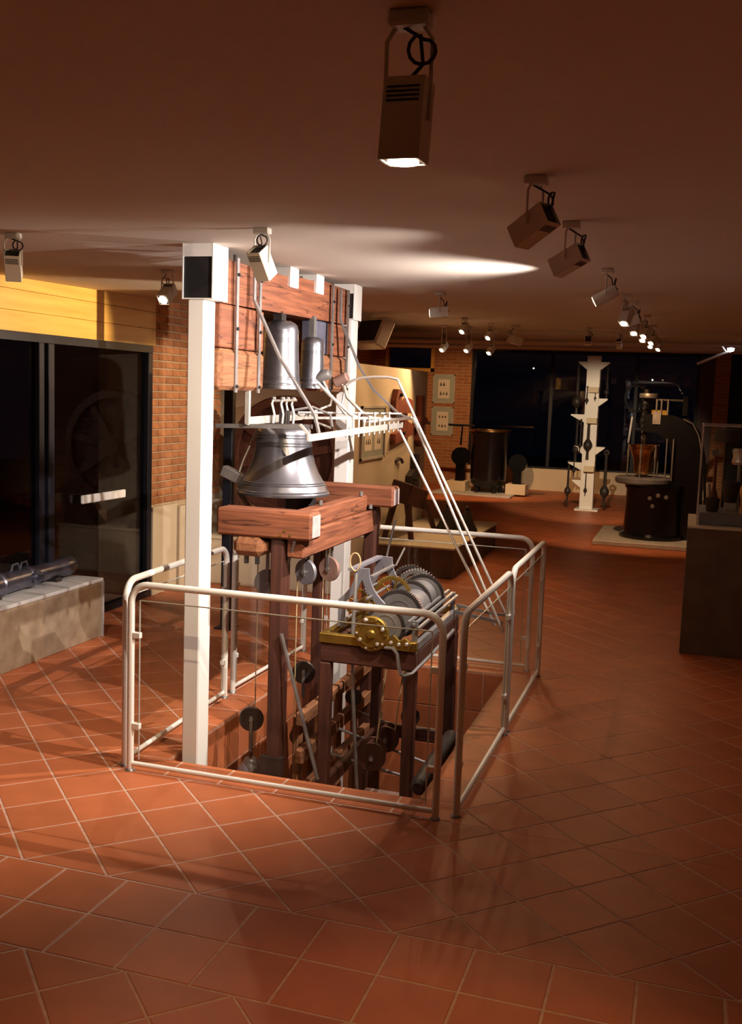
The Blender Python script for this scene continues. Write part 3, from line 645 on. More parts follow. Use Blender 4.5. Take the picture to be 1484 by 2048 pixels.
for lb, x, y, zt_, zb_ in (('cord from the clock barrel to the lowest drum, nearer to the front', .62, 1.93, .45, -.06), ('cord from the clock barrel to the drum behind', .66, 2.15, .45, -.05)):
    tag(MB().cyl((x+.05, y, zt_), (x, y, zb_), .0045, 6).build('drum_cord', 'rope'), lb, 'cord', 'cords of the winding drums')

# ------------------------------------------------------------------ glazed railing panels
def rail_panel(label, p0, p1, h=.895):
    p0 = Vector((*p0, 0)); p1 = Vector((*p1, 0)); d = (p1-p0).normalized(); L = (p1-p0).length; rc = .085; r = .0165
    t = thing('railing_panel', label, 'railing', (p0+p1)/2, 'glazed railing around the floor opening')
    def at(s_, z): return p0+d*s_+Vector((0, 0, z))
    pts = [at(0, .0), at(0, h-rc)]+[at(rc-rc*math.cos(a), h-rc+rc*math.sin(a)) for a in [PI/2*i/7 for i in range(1, 8)]]
    pts += [at(L-rc+rc*math.sin(a), h-rc+rc*math.cos(a)) for a in [PI/2*i/7 for i in range(0, 8)]]+[at(L, 0)]
    MB().tube(pts, r, 12).build('tube_frame', 'rail', t)
    MB().cyl(at(.01, .035), at(L-.01, .035), .012, 10).build('bottom_bar', 'rail', t)
    nrm = d.cross(Vector((0, 0, 1)))
    a, b = at(.045, .06), at(L-.045, h-.075); e = nrm*.003
    MB().add([a-e, Vector((b.x, b.y, a.z))-e, b-e, Vector((a.x, a.y, b.z))-e, a+e, Vector((b.x, b.y, a.z))+e, b+e, Vector((a.x, a.y, b.z))+e], [(0, 1, 2, 3), (7, 6, 5, 4), (0, 4, 5, 1), (1, 5, 6, 2), (2, 6, 7, 3), (3, 7, 4, 0)]).build('glass_pane', 'glass', t)
    for u, v in (((a.x, a.y, b.z), b), (a, (a.x, a.y, b.z)), ((b.x, b.y, a.z), b)): MB().cyl(u, v, .0032, 6).build('polished_edge', 'pane_edge', t)
    for s_ in (.03, L-.03):
        for z in (.22, .655):
            c = at(s_, z); rot = Matrix.Translation(c) @ d.to_track_quat('X', 'Z').to_matrix().to_4x4()
            MB().box((-.018, -.012, -.014), (.022, .012, .014), .003, rot).build('clip', 'rail', t)
    for s_ in (0, L): MB().lathe([(.001, .0), (.024, .0), (.022, .006), (.017, .010)], at(s_, 0), 12).build('foot', 'iron', t)
rail_panel('white tubular railing panel across the front of the opening', (-.30, .955), (1.185, .955))
rail_panel('white railing panel on the side by the front steel column', (-.355, 1.0), (-.395, 2.17))
rail_panel('white railing panel on the column side, farther from the camera', (-.395, 2.28), (-.37, 3.38))
rail_panel('white railing panel on the aisle side, nearer to the camera', (1.262, 1.02), (1.262, 2.17))
rail_panel('white railing panel on the aisle side, farther from the camera', (1.262, 2.23), (1.262, 3.42))
rail_panel('white railing panel across the back of the opening', (-.30, 3.52), (1.175, 3.52))

# ------------------------------------------------------------------ spot lamps
lens_on = emit('lamp_lens_glow', (1.0, .80, .55), 30.0); lens_warm = emit('lamp_lens_warm', (1.0, .66, .40), 9.0); lens_off = mat('lamp_lens_dark', (.12, .10, .09), .2)
def box_lamp(label, x, y, aim, power=0., color=WARM, cone=60., lens=None, leak=0., size=.80, drop=.14, blend=.5, round_=False):
    z = ceil_z(y); t = thing('spot_lamp', label, 'lamp', (x, y, z), 'ceiling spot lamps')
    MB().box((x-.042*size, y-.026*size, z-.032*size), (x+.042*size, y+.026*size, z), .004).build('mount_plate', 'lampwhite', t)
    a = Vector(aim).normalized(); c = Vector((x, y, z-drop)); W = .040*size; Ln = .155*size
    sd = a.cross(Vector((0, 0, 1)))
    sd = Vector((1, 0, 0)) if sd.length < .2 else sd.normalized()
    q = Matrix((sd, sd.cross(a), -a)).transposed().to_4x4()       # local -z points along the aim
    m_ = Matrix.Translation(c) @ q
    hb = MB()
    if round_:
        hb.lathe([(W*.98, Ln*.5), (W, Ln*.45), (W, -Ln*.52), (W*.94, -Ln*.52), (W*.94, Ln*.45), (.001, Ln*.5)], (0, 0, 0), 24); hb.v = [m_ @ p for p in hb.v]
    else:
        for u in (-1, 1):
            hb.box((u*W-.002, -W, -Ln*.52), (u*W+.002, W, Ln*.5), 0, m_); hb.box((-W, u*W-.002, -Ln*.52), (W, u*W+.002, Ln*.5), 0, m_)
    h_ = hb.build('housing', 'lampwhite', t)
    if not round_:
        MB().box((-W+.002, -W+.002, Ln*.42), (W-.002, W-.002, Ln*.44), 0, m_).build('rear_grille', 'black', t)
        for k in range(4):
            zz = Ln*(.36-.055*k)
            MB().box((-W*.85, W+.0015, zz), (W*.85, W+.0035, zz+.0035*size), 0, m_).build('vent_slot', 'black', h_); MB().box((-W*.85, -W-.0035, zz), (W*.85, -W-.0015, zz+.0035*size), 0, m_).build('vent_slot', 'black', h_)
        MB().box((-W+.002, -W+.002, -Ln*.50), (W-.002, W-.002, -Ln*.49), 0, m_).build('front_baffle', 'black', t)
    l_ = MB().lathe([(.001, 0), (W*.80, 0), (W*.80, -.004), (.001, -.006)], (0, 0, -Ln*.505), 24); l_.v = [m_ @ p for p in l_.v]
    l_.build('lens', lens or (lens_on if power else lens_off), t)
    side = sd
    for u in (-1, 1):
        e = c+side*u*(W+.006); tp = Vector((x, y, z-.03*size))+side*u*.030*size
        MB().tube([tp, Vector((e.x, e.y, tp.z-.02)), e], .0045*size, 6).build('yoke_rod', 'lampwhite', t)
    rear = c-a*Ln*.5; top = Vector((x-.01, y, z-.03*size)); mid = (rear+top)/2+side*.035*size
    up_ = Vector((0, 0, 1)); rl = .026*size
    loop = [top]+[mid+side*rl*math.sin(q_)+up_*rl*math.cos(q_)+side.cross(up_)*.004*q_ for q_ in [2*PI*k/12 for k in range(13)]]+[(mid+up_*rl)*.4+rear*.6+side*.012, rear-a*.004]
    MB().tube(loop, .0042*size, 6).build('cable', 'iron_dk', t)
    if power:
        ld = bpy.data.lights.new('spot_beam', 'SPOT'); ld.energy = power*LAMPS_GAIN; ld.color = color; ld.spot_size = math.radians(cone); ld.spot_blend = blend; ld.shadow_soft_size = .009
        lo = bpy.data.objects.new('spot_beam', ld); COL.objects.link(lo); lo.parent = t
        lo.matrix_local = Matrix.Translation(c+a*(Ln*.53+.014)-Vector((x, y, z))) @ q
    if leak:
        ld = bpy.data.lights.new('vent_leak', 'POINT'); ld.energy = leak*LAMPS_GAIN; ld.color = color; ld.shadow_soft_size = .015
        lo = bpy.data.objects.new('vent_leak', ld); COL.objects.link(lo); lo.parent = t
        lo.location = rear-a*.02+Vector((0, 0, .0))-Vector((x, y, z))
    return t
def aimto(x, y, drop, target): return Vector(target)-Vector((x, y, ceil_z(y)-drop))
XA = 1.652
box_lamp('box spot lamp nearest the camera with glowing lens pointing straight down', XA, -1.50, (-.06, .03, -1), 62, WARM, 76, drop=.17)
box_lamp('box spot lamp second in the ceiling row, tilted towards the bells', XA, -.14, (-.80, .40, -.50), 145, PALE, 84, lens=lens_warm, blend=.9)
box_lamp('box spot lamp third in the ceiling row with pinkish lens underneath', XA, .72, (-.86, .32, -.46), 280, WHITE, 92, lens=lens_warm, blend=.8)
box_lamp('round white spot lamp fourth in the ceiling row, tilted steeply', XA, 2.31, (-.86, -.04, -.46), 300, WHITE, 122, lens=lens_warm, round_=True, blend=.75)
box_lamp('white box spot lamp alone beyond the back steel column', .41, 3.77, (-.93, -.2, -.10), 520, PALE, 36, lens=lens_warm)
box_lamp('box spot lamp hanging over the cannon plinth at the picture edge', -.82, .80, aimto(-.82, .8, .14, (-1.6, 2.2, .0)), 55, WHITE, 95, lens=lens_warm, blend=1.0)
box_lamp('box spot lamp hanging in front of the timber headstock', .405, .76, aimto(.405, .76, .14, (.72, 2.1, .4)), 40, PALE, 50, lens=lens_warm)
box_lamp('small spot lamp with bright lens beside the black capital', -.89, 2.33, (.0, -.75, -.6), 26, PALE, 100)
box_lamp('bright spot lamp in the row above the aisle facing the camera', XA, 3.95, (-.20, -.45, -.85), 8, WARM, 100, size=.75)
box_lamp('dark backed spot lamp next to the bright one over the aisle', XA, 4.55, aimto(XA, 4.55, .14, (-2.2, 5.0, 1.1)), 420, PALE, 36, lens=lens_warm)
for i, (y, lb) in enumerate(((5.5, 'spot lamp over the aisle, first of the bright cluster beyond'), (6.1, 'spot lamp over the aisle, second of the bright cluster'), (6.9, 'spot lamp over the aisle, third of the bright cluster'), (7.6, 'spot lamp over the aisle, fourth of the bright cluster'), (8.6, 'spot lamp over the aisle, fifth of the bright cluster'), (9.6, 'spot lamp over the aisle, farthest of the bright cluster'))):
    box_lamp(lb, XA+(.03 if i % 2 else -.03), y, (-.35 if i % 2 else -.1, -.55, -.75), 5, WARM, 100, size=.7)
for x, y, lb, dr in ((-.06, 6.7, 'spot lamp with starry lens highest of the far group by the picture panel', .10), (-.62, 8.2, 'spot lamp with starry lens above the end of the tool panel', .24), (-.36, 8.3, 'spot lamp with starry lens second beside the tool panel', .24), (-.10, 8.3, 'spot lamp with starry lens third beside the tool panel', .26), (.02, 7.6, 'spot lamp with starry lens under the curved cable', .12)):
    box_lamp(lb, x, y, (-.3, -.6, -.7), 26, WARM, 110, size=.7, drop=dr)
box_lamp('white spot lamp pointing away below the curved cable', .23, 7.9, (.9, .3, -.25), 0, WARM, 70, lens=lens_off, size=1.0, drop=.16)
box_lamp('short spot lamp lighting the white tool post', .97, 8.3, (-.07, .97, -.30), 700, PALE, 36, lens=lens_warm, size=.85)
box_lamp('added spot lamp brightening the black machine slab', 1.25, 9.0, (.1, .75, -.85), 130, WARM, 80, lens=lens_warm, size=.7)  # lamp added to brighten the golden bell and the floor around it
box_lamp('added spot lamp brightening the dark boiler by the far window', -1.5, 13.6, (-.2, .8, -.65), 230, WARM, 90, lens=lens_warm, size=.7)  # extra lamp, put in to light the boiler rim and far brickwork
t = thing('light_bar', 'pale tubular light fitting by the far brick pier', 'light fitting', (2.45, 12.5, ceil_z(12.5)))
MB().cyl((2.55, 12.4, 2.58), (2.12, 12.6, 2.40), .02, 10).build('tube', 'lampwhite', t); MB().cyl((2.50, 12.42, 2.57), (2.42, 12.4, ceil_z(12.4)), .012, 8).build('stem', 'lampwhite', t)
l_ = MB().lathe([(.001, -.03), (.04, -.02), (.05, .02), (.001, .03)], (2.56, 12.38, 2.60), 14).build('bulb', emit('cool_bulb', (.8, .85, 1.0), 18.), t)
# ceiling mounted monitor behind the back column
t = thing('ceiling_monitor', 'white framed dark screen slung under the ceiling behind the back column', 'screen', (-.85, 6.2, ceil_z(6.2)))
mt = Matrix.Translation((-.86, 6.2, 2.385)) @ Matrix.Rotation(math.radians(-38), 4, 'Z') @ Matrix.Rotation(math.radians(-24), 4, 'X')
MB().box((-.21, -.03, -.14), (.21, .10, .14), .01, mt).build('casing', 'lampwhite', t); MB().box((-.17, -.036, -.105), (.17, -.028, .105), 0, mt).build('screen_face', 'black', t)
MB().cyl((-.86, 6.25, 2.45), (-.86, 6.25, ceil_z(6.25)), .02, 8).build('stem', 'lampwhite', t)

# ------------------------------------------------------------------ cannon on its plinth by the glazing
t = thing('cannon_plinth', 'low mottled stone plinth with grey top by the glazing', 'plinth', (-2.05, 2.2, 0))
MB().box((-2.22, .6, 0), (-1.845, 3.16, .40), .004).build('body', 'stone', t); MB().box((-2.23, .59, .40), (-1.838, 3.17, .425), .004).build('top_slab', 'stone_top', t); MB().box((-1.846, 3.150, 0), (-1.834, 3.172, .40)).build('corner_strip', 'stone_top', t)
t = thing('cannon', 'small ornate bronze cannon barrel lying on the stone plinth', 'cannon', (-2.06, 2.5, .425))
c0 = Vector((-2.03, 1.95, .505)); c1 = Vector((-2.09, 3.13, .505)); ax = (c1-c0).normalized(); ln = (c1-c0).length
pr = [(.001, -.06), (.03, -.055), (.035, -.03), (.02, -.015), (.06, .0), (.082, .01), (.082, .04), (.074, .05), (.072, .30), (.080, .31), (.080, .335), (.070, .345), (.066, .62), (.074, .63), (.074, .66), (.062, .67), (.055, 1.02), (.066, 1.05), (.072, 1.12), (.062, ln), (.035, ln), (.032, ln-.1), (.001, ln-.1)]
MB().lathe(pr, c0, 28, ax).build('barrel', 'cannon', t)
MB().lathe([(.001, 0), (.045, 0), (.05, .008), (.05, .02), (.022, .028), (.022, .07), (.001, .075)], c0+ax*.66+Vector((.055, 0, -.0)), 20, (1, 0, 0)).build('trunnion', 'cannon', t)
for s_ in (.50, .60): p = c0+ax*s_; MB().tube([p+Vector((0, -.04, .06)), p+Vector((.0, -.02, .105)), p+Vector((0, .03, .11)), p+Vector((0, .05, .06))], .009, 8).build('lifting_dolphin', 'cannon', t)
for s_ in (.25, .95): p = c0+ax*s_; MB().prism([(p.x-.06, .425), (p.x+.06, .425), (p.x+.05, .455), (p.x-.05, .455)], 'y', p.y-.03, p.y+.03).build('cradle', 'iron_dk', t)

# ------------------------------------------------------------------ plinth, panel and wooden wheel behind the bells
t = thing('display_plinth', 'long cream plinth behind the railing on the column side', 'plinth', (-1.4, 5.55, 0))
MB().box((-2.15, 5.34, 0), (-.86, 5.85, .42), .005).build('body', 'plaster', t); MB().box((-2.16, 5.33, .42), (-.85, 5.86, .44), .004).build('top_slab', 'panel', t)
t = thing('bellwheel', 'big dark wooden bell wheel standing behind the large bell', 'wheel', (-1.35, 5.55, .44)); c = (-1.40, 5.5, 1.21)
MB().lathe([(.47, -.06), (.535, -.06), (.55, -.04), (.52, 0), (.55, .04), (.535, .06), (.47, .06)], c, 48, (0, 1, 0), close=True).build('rim', 'dark_x', t)
MB().lathe([(.001, -.012), (.475, -.012), (.475, .012), (.001, .012)], c, 48, (0, 1, 0)).build('boarding', 'dark_z', t)
for i in range(4):
    a = PI*i/4+.2; MB().bar([(c[0]-.48*math.cos(a), c[1]-.03, c[2]-.48*math.sin(a)), (c[0]+.48*math.cos(a), c[1]-.03, c[2]+.48*math.sin(a))], .03, .07).build('spoke', 'dark_z', t)
MB().cyl((c[0], c[1]-.10, c[2]), (c[0], c[1]+.10, c[2]), .08, 16).build('hub', 'dark_z', t)
for s_ in (-1, 1): MB().prism([(c[0]+s_*.16, .44), (c[0]+s_*.56, .44), (c[0]+s_*.56, .80), (c[0]+s_*.48, .86)], 'y', c[1]-.08, c[1]+.08).build('chock', 'dark_z', t)
t = thing('exhibition_board', 'beige free standing display panel with tools and a framed print', 'panel', (-1.0, 7.5, 0))
MB().box((-1.04, 6.0, 0), (-.985, 8.95, 2.09), .004).build('long_leaf', 'panel', t); MB().box((-2.35, 6.0, 0), (-1.04, 6.055, 2.07), .004).build('short_leaf', 'panel', t)
def framed(label, c, wd, ht, axis, seed, group=None, two=False):
    """axis: direction the picture faces ('x' or '-y')"""
    t = thing('framed_print', label, 'picture', c, group); rr = random.Random(seed)
    def B(u0, u1, v0, v1, d0, d1):
        if axis == 'x': return (c[0]+d0, c[1]+u0, c[2]+v0), (c[0]+d1, c[1]+u1, c[2]+v1)
        return (c[0]+u0, c[1]-d0, c[2]+v0), (c[0]+u1, c[1]-d1, c[2]+v1)
    f_ = MB(); b = .022
    for q in ((-wd/2, wd/2, ht/2-b, ht/2), (-wd/2, wd/2, -ht/2, -ht/2+b), (-wd/2, -wd/2+b, -ht/2, ht/2), (wd/2-b, wd/2, -ht/2, ht/2)): f_.box(*B(*q, 0, .022))
    f_.build('frame', 'stone_top', t)
    MB().box(*B(-wd/2+b, wd/2-b, -ht/2+b, ht/2-b, 0, .010)).build('mount_board', 'frame', t)
    cs = [(-wd*.20, wd*.30), (wd*.20, wd*.30)] if two else [(0, wd*.52)]
    for cx, pw in cs:
        pp = MB().box(*B(cx-pw/2, cx+pw/2, -ht*.33, ht*.33, .010, .012)).build('paper', 'paper', t)
        for row in (.16, -.16):
            for k in (-1, 0, 1):
                if rr.random() < .15: continue
                x = cx+k*pw*.26; hh = ht*(.08+.05*rr.random()); ww = pw*(.06+.04*rr.random()); zz = row*ht
                fig = MB()
                for j_ in range(3): fig.box(*B(x-ww*(1-.3*j_), x+ww*(1-.3*j_), zz-hh/2+hh*j_/3, zz-hh/2+hh*(j_+1)/3, .012, .013))
                fig.build('drawing', 'ink', pp)
framed('green matted print of two sheets on the beige panel', (-.985, 6.78, 1.41), .80, .54, 'x', 3, two=True)
framed('upper of two green framed prints on the far brick wall', (-2.76, YB, 1.945), .46, .58, '-y', 5, 'prints on the brick wall')
framed('lower of two green framed prints on the far brick wall', (-2.765, YB, 1.29), .46, .58, '-y', 9, 'prints on the brick wall')
px = -.983
t = thing('wooden_mould', 'red brown wooden mould hung upper on the panel', 'mould', (px, 7.75, 1.6)); MB().prism([(7.4, 1.60), (8.1, 1.60), (8.1, 1.74), (7.9, 1.77), (7.8, 1.70), (7.65, 1.70), (7.6, 1.86), (7.48, 1.86), (7.4, 1.74)], 'x', px, px+.06).build('body', 'redwood', t); MB().cyl((px, 7.55, 1.80), (px+.09, 7.55, 1.80), .02, 10).build('peg', 'iron_dk', t)
t = thing('wooden_mould', 'red brown wooden mould hung lower on the panel', 'mould', (px, 7.8, 1.3)); MB().prism([(7.42, 1.27), (7.7, 1.30), (8.15, 1.36), (8.15, 1.46), (7.95, 1.50), (7.8, 1.55), (7.7, 1.42), (7.42, 1.38)], 'x', px, px+.06).build('body', 'redwood', t); MB().cyl((px, 7.7, 1.38), (px+.09, 7.7, 1.38), .02, 10).build('peg', 'iron_dk', t)
t = thing('iron_clamp', 'tall dark clamp with a bright screw on the panel edge', 'clamp', (px, 8.5, 1.3)); MB().prism([(8.40, 1.28), (8.52, 1.20), (8.58, 1.45), (8.75, 1.47), (8.75, 1.53), (8.6, 1.56), (8.58, 1.80), (8.44, 1.80), (8.44, 1.56), (8.30, 1.48), (8.32, 1.42), (8.44, 1.42)], 'x', px, px+.07).build('body', 'redwood', t); MB().cyl((px+.035, 8.7, 1.50), (px+.035, 8.95, 1.47), .02, 10).build('screw', 'iron', t)
t = thing('iron_clamp', 'dark clamp hung low near the panel end', 'clamp', (px, 8.3, .7)); MB().prism([(8.22, .62), (8.46, .62), (8.46, .95), (8.42, 1.12), (8.28, 1.12), (8.28, .95), (8.10, .88), (8.10, .80), (8.22, .78)], 'x', px, px+.07).build('body', 'iron_dk', t); MB().cyl((px+.03, 8.2, .84), (px+.12, 8.2, .84), .02, 8).build('screw', 'iron_dk', t)
t = thing('iron_hook', 'tiny dark hook alone in the middle of the panel', 'hook', (px, 7.75, 1.08)); MB().tube([(px, 7.65, 1.07), (px+.03, 7.72, 1.10), (px+.03, 7.8, 1.08), (px+.03, 7.84, 1.05)], .018, 8).build('bend', 'iron_dk', t); MB().cyl((px, 7.72, 1.10), (px+.04, 7.72, 1.10), .012, 8).build('nail', 'iron_dk', t)
t = thing('tool_plinth', 'low brown stone plinth in front of the beige panel', 'plinth', (-.5, 7.6, 0))
MB().box((-.95, 6.62, 0), (-.06, 8.95, .29), .005).build('body', 'darkstone', t); MB().box((-.97, 6.60, .29), (-.04, 8.97, .31), .004).build('top_slab', 'panel', t)
t = thing('wooden_trestle', 'dark wooden trestle bench with splayed legs on the stone plinth', 'bench', (-.75, 7.4, .31))
mt = Matrix.Translation((-.74, 7.35, .74)) @ Matrix.Rotation(math.radians(14), 4, 'Y') @ Matrix.Rotation(math.radians(-10), 4, 'X')
MB().box((-.10, -.42, -.11), (.12, .42, .11), .01, mt).build('bench_block', 'dark_y', t)
for x, y, dx, dy in ((-.80, 7.05, -.06, -.12), (-.66, 7.05, .08, -.10), (-.80, 7.65, -.06, .18), (-.66, 7.65, .10, .20)): MB().tube([(x, y, .70), (x+dx, y+dy, .33), (x+dx, y+dy, .31)], [.04, .03, .035], 8).build('leg', 'dark_z', t)
for x, y, lb in ((-.42, 7.9, 'dark bell shaped crucible on the stone plinth, next to the bench'), (-.17, 7.75, 'dark bell shaped crucible on the stone plinth corner')):
    t = thing('crucible', lb, 'crucible', (x, y, .31), 'crucibles on the plinth'); MB().lathe([(.001, 0), (.13, 0), (.12, .05), (.075, .14), (.05, .22), (.03, .26), (.001, .27)], (x, y, .31), 20).build('body', 'iron_dk', t); MB().lathe([(.001, .26), (.02, .26), (.025, .30), (.001, .31)], (x, y, .31), 12).build('knob', 'iron_dk', t)

# ------------------------------------------------------------------ black bell machine on its slab
tag(MB().box((1.0, 9.9, 0), (2.9, 11.6, .06), .008).build('machine_slab', 'stone_top'), 'pale stone slab under the black machine', 'slab')
mc = thing('bell_tuning_machine', 'tall black bell tuning machine with curved arm and round table', 'machine', (1.75, 10.7, .06)); K = 'blackmachine'
MB().lathe([(.001, 0), (.42, 0), (.42, .04), (.37, .07), (.355, .62), (.38, .66), (.38, .70), (.001, .70)], (1.70, 10.62, .06), 40).build('base_drum', K, mc)
MB().lathe([(.001, 0), (.34, 0), (.36, .02), (.36, .07), (.34, .085), (.001, .085)], (1.55, 10.6, .76), 40).build('turntable', 'plate', mc)
MB().prism([(1.82, .06), (2.32, .06), (2.28, 1.1), (2.20, 1.42), (2.04, 1.60), (1.86, 1.66), (1.50, 1.66), (1.46, 1.58), (1.48, 1.44), (1.70, 1.42), (1.84, 1.30), (1.88, 1.1), (1.88, .8), (1.82, .78)], 'y', 10.52, 10.86).build('curved_arm', K, mc)
MB().prism([(2.33, .4), (2.36, .4), (2.31, 1.12), (2.22, 1.46), (2.05, 1.64), (2.03, 1.62), (2.19, 1.44), (2.28, 1.1)], 'y', 10.50, 10.88).build('arm_rib', K, mc)
MB().cyl((1.52, 10.62, 1.10), (1.52, 10.62, 1.98), .035, 14).build('spindle', 'iron_dk', mc)
MB().lathe([(.001, 0), (.05, 0), (.05, .12), (.08, .13), (.08, .2), (.001, .2)], (1.52, 10.6, 1.60), 18).build('spindle_head', K, mc)
g_ = MB().lathe([(.001, -.03), (.11, -.03), (.115, -.02), (.115, .02), (.11, .03), (.001, .03)], (1.55, 10.55, 1.90), 24).build('bevel_gear', 'iron', mc)
MB().box((1.47, 10.56, 1.84), (2.02, 10.64, 1.865)).build('top_bar', 'iron_dk', mc); MB().box((1.98, 10.5, 1.66), (2.04, 10.7, 1.9)).build('rear_post', K, mc)
MB().box((1.60, 10.52, 1.66), (1.80, 10.7, 1.72)).build('bearing', 'brass', mc); MB().box((1.62, 10.50, 1.54), (1.72, 10.52, 1.70)).build('bearing_cap', 'iron', mc)
for x in (1.66, 1.72, 1.80): MB().cyl((x, 10.52, 1.66), (x, 10.52, 1.86), .012, 8).build('column_rod', 'iron', mc)
for x in (1.82, 1.90): MB().cyl((x, 10.46, .82), (x, 10.46, 1.36), .010, 8).build('guide_rod', 'iron', mc)
MB().lathe([(.16, -.015), (.18, -.015), (.18, .015), (.16, .015)], (1.40, 10.56, 1.86), 24, (.6, -.8, 0), close=True).build('hand_wheel', K, mc)
for x, y, z in ((1.66, 10.24, .60), (1.76, 10.25, .64), (1.86, 10.28, .62), (1.70, 10.24, .50)): MB().lathe([(.001, -.02), (.02, -.02), (.03, 0), (.02, .015), (.001, .02)], (x, y, z), 12, (0, 1, 0)).build('control_knob', 'iron', mc)
for i in range(7): MB().lathe([(.014, -.004), (.02, 0), (.014, .004), (.009, 0)], (1.50, 10.50, 1.36+.075*i), 10, (1, .3, 0), close=True).build('chain_link', 'iron', mc)
MB().tube([(2.0, 10.45, 1.62), (2.12, 10.45, 1.56), (2.2, 10.45, 1.42), (2.25, 10.45, 1.2)], .008, 8).build('cable', 'iron', mc)
MB().cyl((1.33, 10.6, 1.28), (1.36, 10.6, 1.62), .014, 8).build('feed_rod', 'iron', mc)
t = bell('bronze_bell', 'polished golden bell clamped mouth up on the black machine', (1.53, 10.6), .19, .38, .885, True, m_='bronze', up=-1)
for a in (.4, 1.5, 3.5, 4.6, 5.6):
    x, y = 1.53+.20*math.cos(a), 10.6+.20*math.sin(a); tt = MB().cyl((x, y, .845), (x, y, 1.27), .010, 8).cyl((x, y, 1.1), (x, y, 1.2), .017, 8).build('clamp_rod', 'iron', mc)

# ------------------------------------------------------------------ white tool post with clappers
tp = thing('tool_post', 'white square post with wedge shelves standing before the far window', 'display post', (.52, 13.98, 0))
MB().box((.41, 13.9, 0), (.625, 14.08, 2.535), .004).build('post', 'white', tp); MB().box((.34, 13.82, 0), (.72, 14.16, .03), .004).build('base_plate', 'white', tp)
def wedge(z, s_, ln=.17):
    x = .41 if s_ < 0 else .625; MB().prism([(x, z), (x+s_*ln, z), (x+s_*ln, z-.02), (x, z-.13)], 'y', 13.93, 14.05).build('wedge_shelf', 'white', tp)
for z in (2.44, 1.58, 1.06, .79, .50): wedge(z, -1, .22 if z in (1.58, .79) else .14)
for z in (2.44, 1.85, 1.06): wedge(z, 1, .14)
for z in (2.03, 1.53, .74): MB().box((.46, 13.80, z-.09), (.625, 13.90, z), .004).build('front_shelf', 'plaster', tp)
def clapper(label, x, y, zt, zb, rb, tail):
    t = thing('bell_clapper', label, 'clapper', (x, y, zb), 'iron clappers on the white post'); L = zt-zb; q = zb+tail
    MB().tube([(x, y, zt-.02), (x, y, q+rb)], [rb*.28, rb*.35], 8).build('shank', 'iron_dk', t)
    MB().lathe([(.001, rb*1.6), (rb*.5, rb*1.2), (rb*.9, rb*.5), (rb, 0), (rb*.85, -rb*.5), (rb*.4, -rb), (rb*.25, -tail*.5), (rb*.35, -tail), (.001, -tail)], (x, y, q), 14).build('ball', 'iron_dk', t)
    MB().lathe([(rb*.3, -.012), (rb*.6, 0), (rb*.3, .012), (rb*.15, 0)], (x, y, zt-.01), 12, (0, 1, 0), close=True).build('eye', 'iron_dk', t)
clapper('long clapper hung from the top wedge shelf, window side', .27, 13.97, 2.42, 1.58, .085, .20)
clapper('clapper hung below the middle wedge shelf, slim shank', .30, 13.97, 1.50, .80, .06, .2)
clapper('short clapper next to the post under the middle shelf', .37, 13.88, 1.50, .95, .03, .12)
clapper('longest clapper near the floor beside the post', .20, 13.97, .80, .10, .055, .2)
clapper('slim clapper hanging from the lower wedge shelf', .29, 13.90, 1.05, .55, .03, .1)
clapper('tiny clapper upper on the front of the post', .44, 13.86, 2.04, 1.75, .03, .06)
clapper('tiniest clapper beside the upper one on the post front', .57, 13.86, 1.95, 1.80, .02, .05)
clapper('clapper with round ball on the front of the post', .50, 13.84, 1.50, .86, .075, .22)
clapper('slim clapper with double knob low on the post front', .50, 13.86, .72, .26, .03, .08)
clapper('clapper hanging from the top wedge shelf, machine side', .74, 13.97, 2.42, 1.85, .045, .10)
clapper('thick clapper standing on the machine side of the post', .80, 13.97, .98, .10, .08, .22)

# ------------------------------------------------------------------ dark boiler by the far window
sl = tag(MB().box((-2.45, 15.1, 0), (-.95, 16.6, .03), .006).build('boiler_slab', 'stone_top'), 'thin pale slab under the dark boiler', 'slab')
t = thing('boiler', 'black round casting pot with bright open rim by the far window', 'boiler', (-1.5, 15.9, .03))
MB().lathe([(.001, .12), (.24, .12), (.32, .2), (.335, .3), (.345, 1.1), (.375, 1.14), (.375, 1.19), (.33, 1.20), (.30, 1.14), (.29, .5), (.001, .45)], (-1.5, 15.8, .0), 40).build('body', K, t)
MB().lathe([(.30, 1.17), (.385, 1.17), (.385, 1.205), (.30, 1.205)], (-1.5, 15.8, 0), 40, close=True).build('rim', 'bronze', t)
for a in (.6, 2.5, 4.0, 5.4): x, y = -1.5+.26*math.cos(a), 15.8+.26*math.sin(a); MB().cyl((x, y, .03), (x, y, .2), .04, 10).build('foot', K, t)
for x, lb in ((-2.05, 'pale block beside the boiler on the brick wall side'), (-.92, 'pale block beside the boiler on the post side')):
    tag(MB().box((x-.2, 15.55, .03), (x+.17, 15.95, .22), .006).build('support_block', 'plaster'), lb, 'block', 'blocks under the boiler gear')
for x, lb, h in ((-2.02, 'dark geared winch beside the boiler with a high handle', .62), (-.93, 'dark curved bracket standing on the pale block', .52)):
    t = thing('boiler_winch', lb, 'winch', (x, 15.75, .22)); MB().box((x-.08, 15.65, .22), (x+.08, 15.85, .22+h*.6), .01).build('stand', K, t)
    MB().lathe([(.001, -.06), (.17, -.06), (.17, .06), (.001, .06)], (x, 15.7, .22+h*.75), 20, (0, 1, 0)).build('drum', K, t)
    if h > .6: MB().tube([(x, 15.65, .9), (x+.02, 15.65, 1.25), (x-.25, 15.65, 1.27), (x+.25, 15.65, 1.27)], .02, 8).build('handle', K, t)
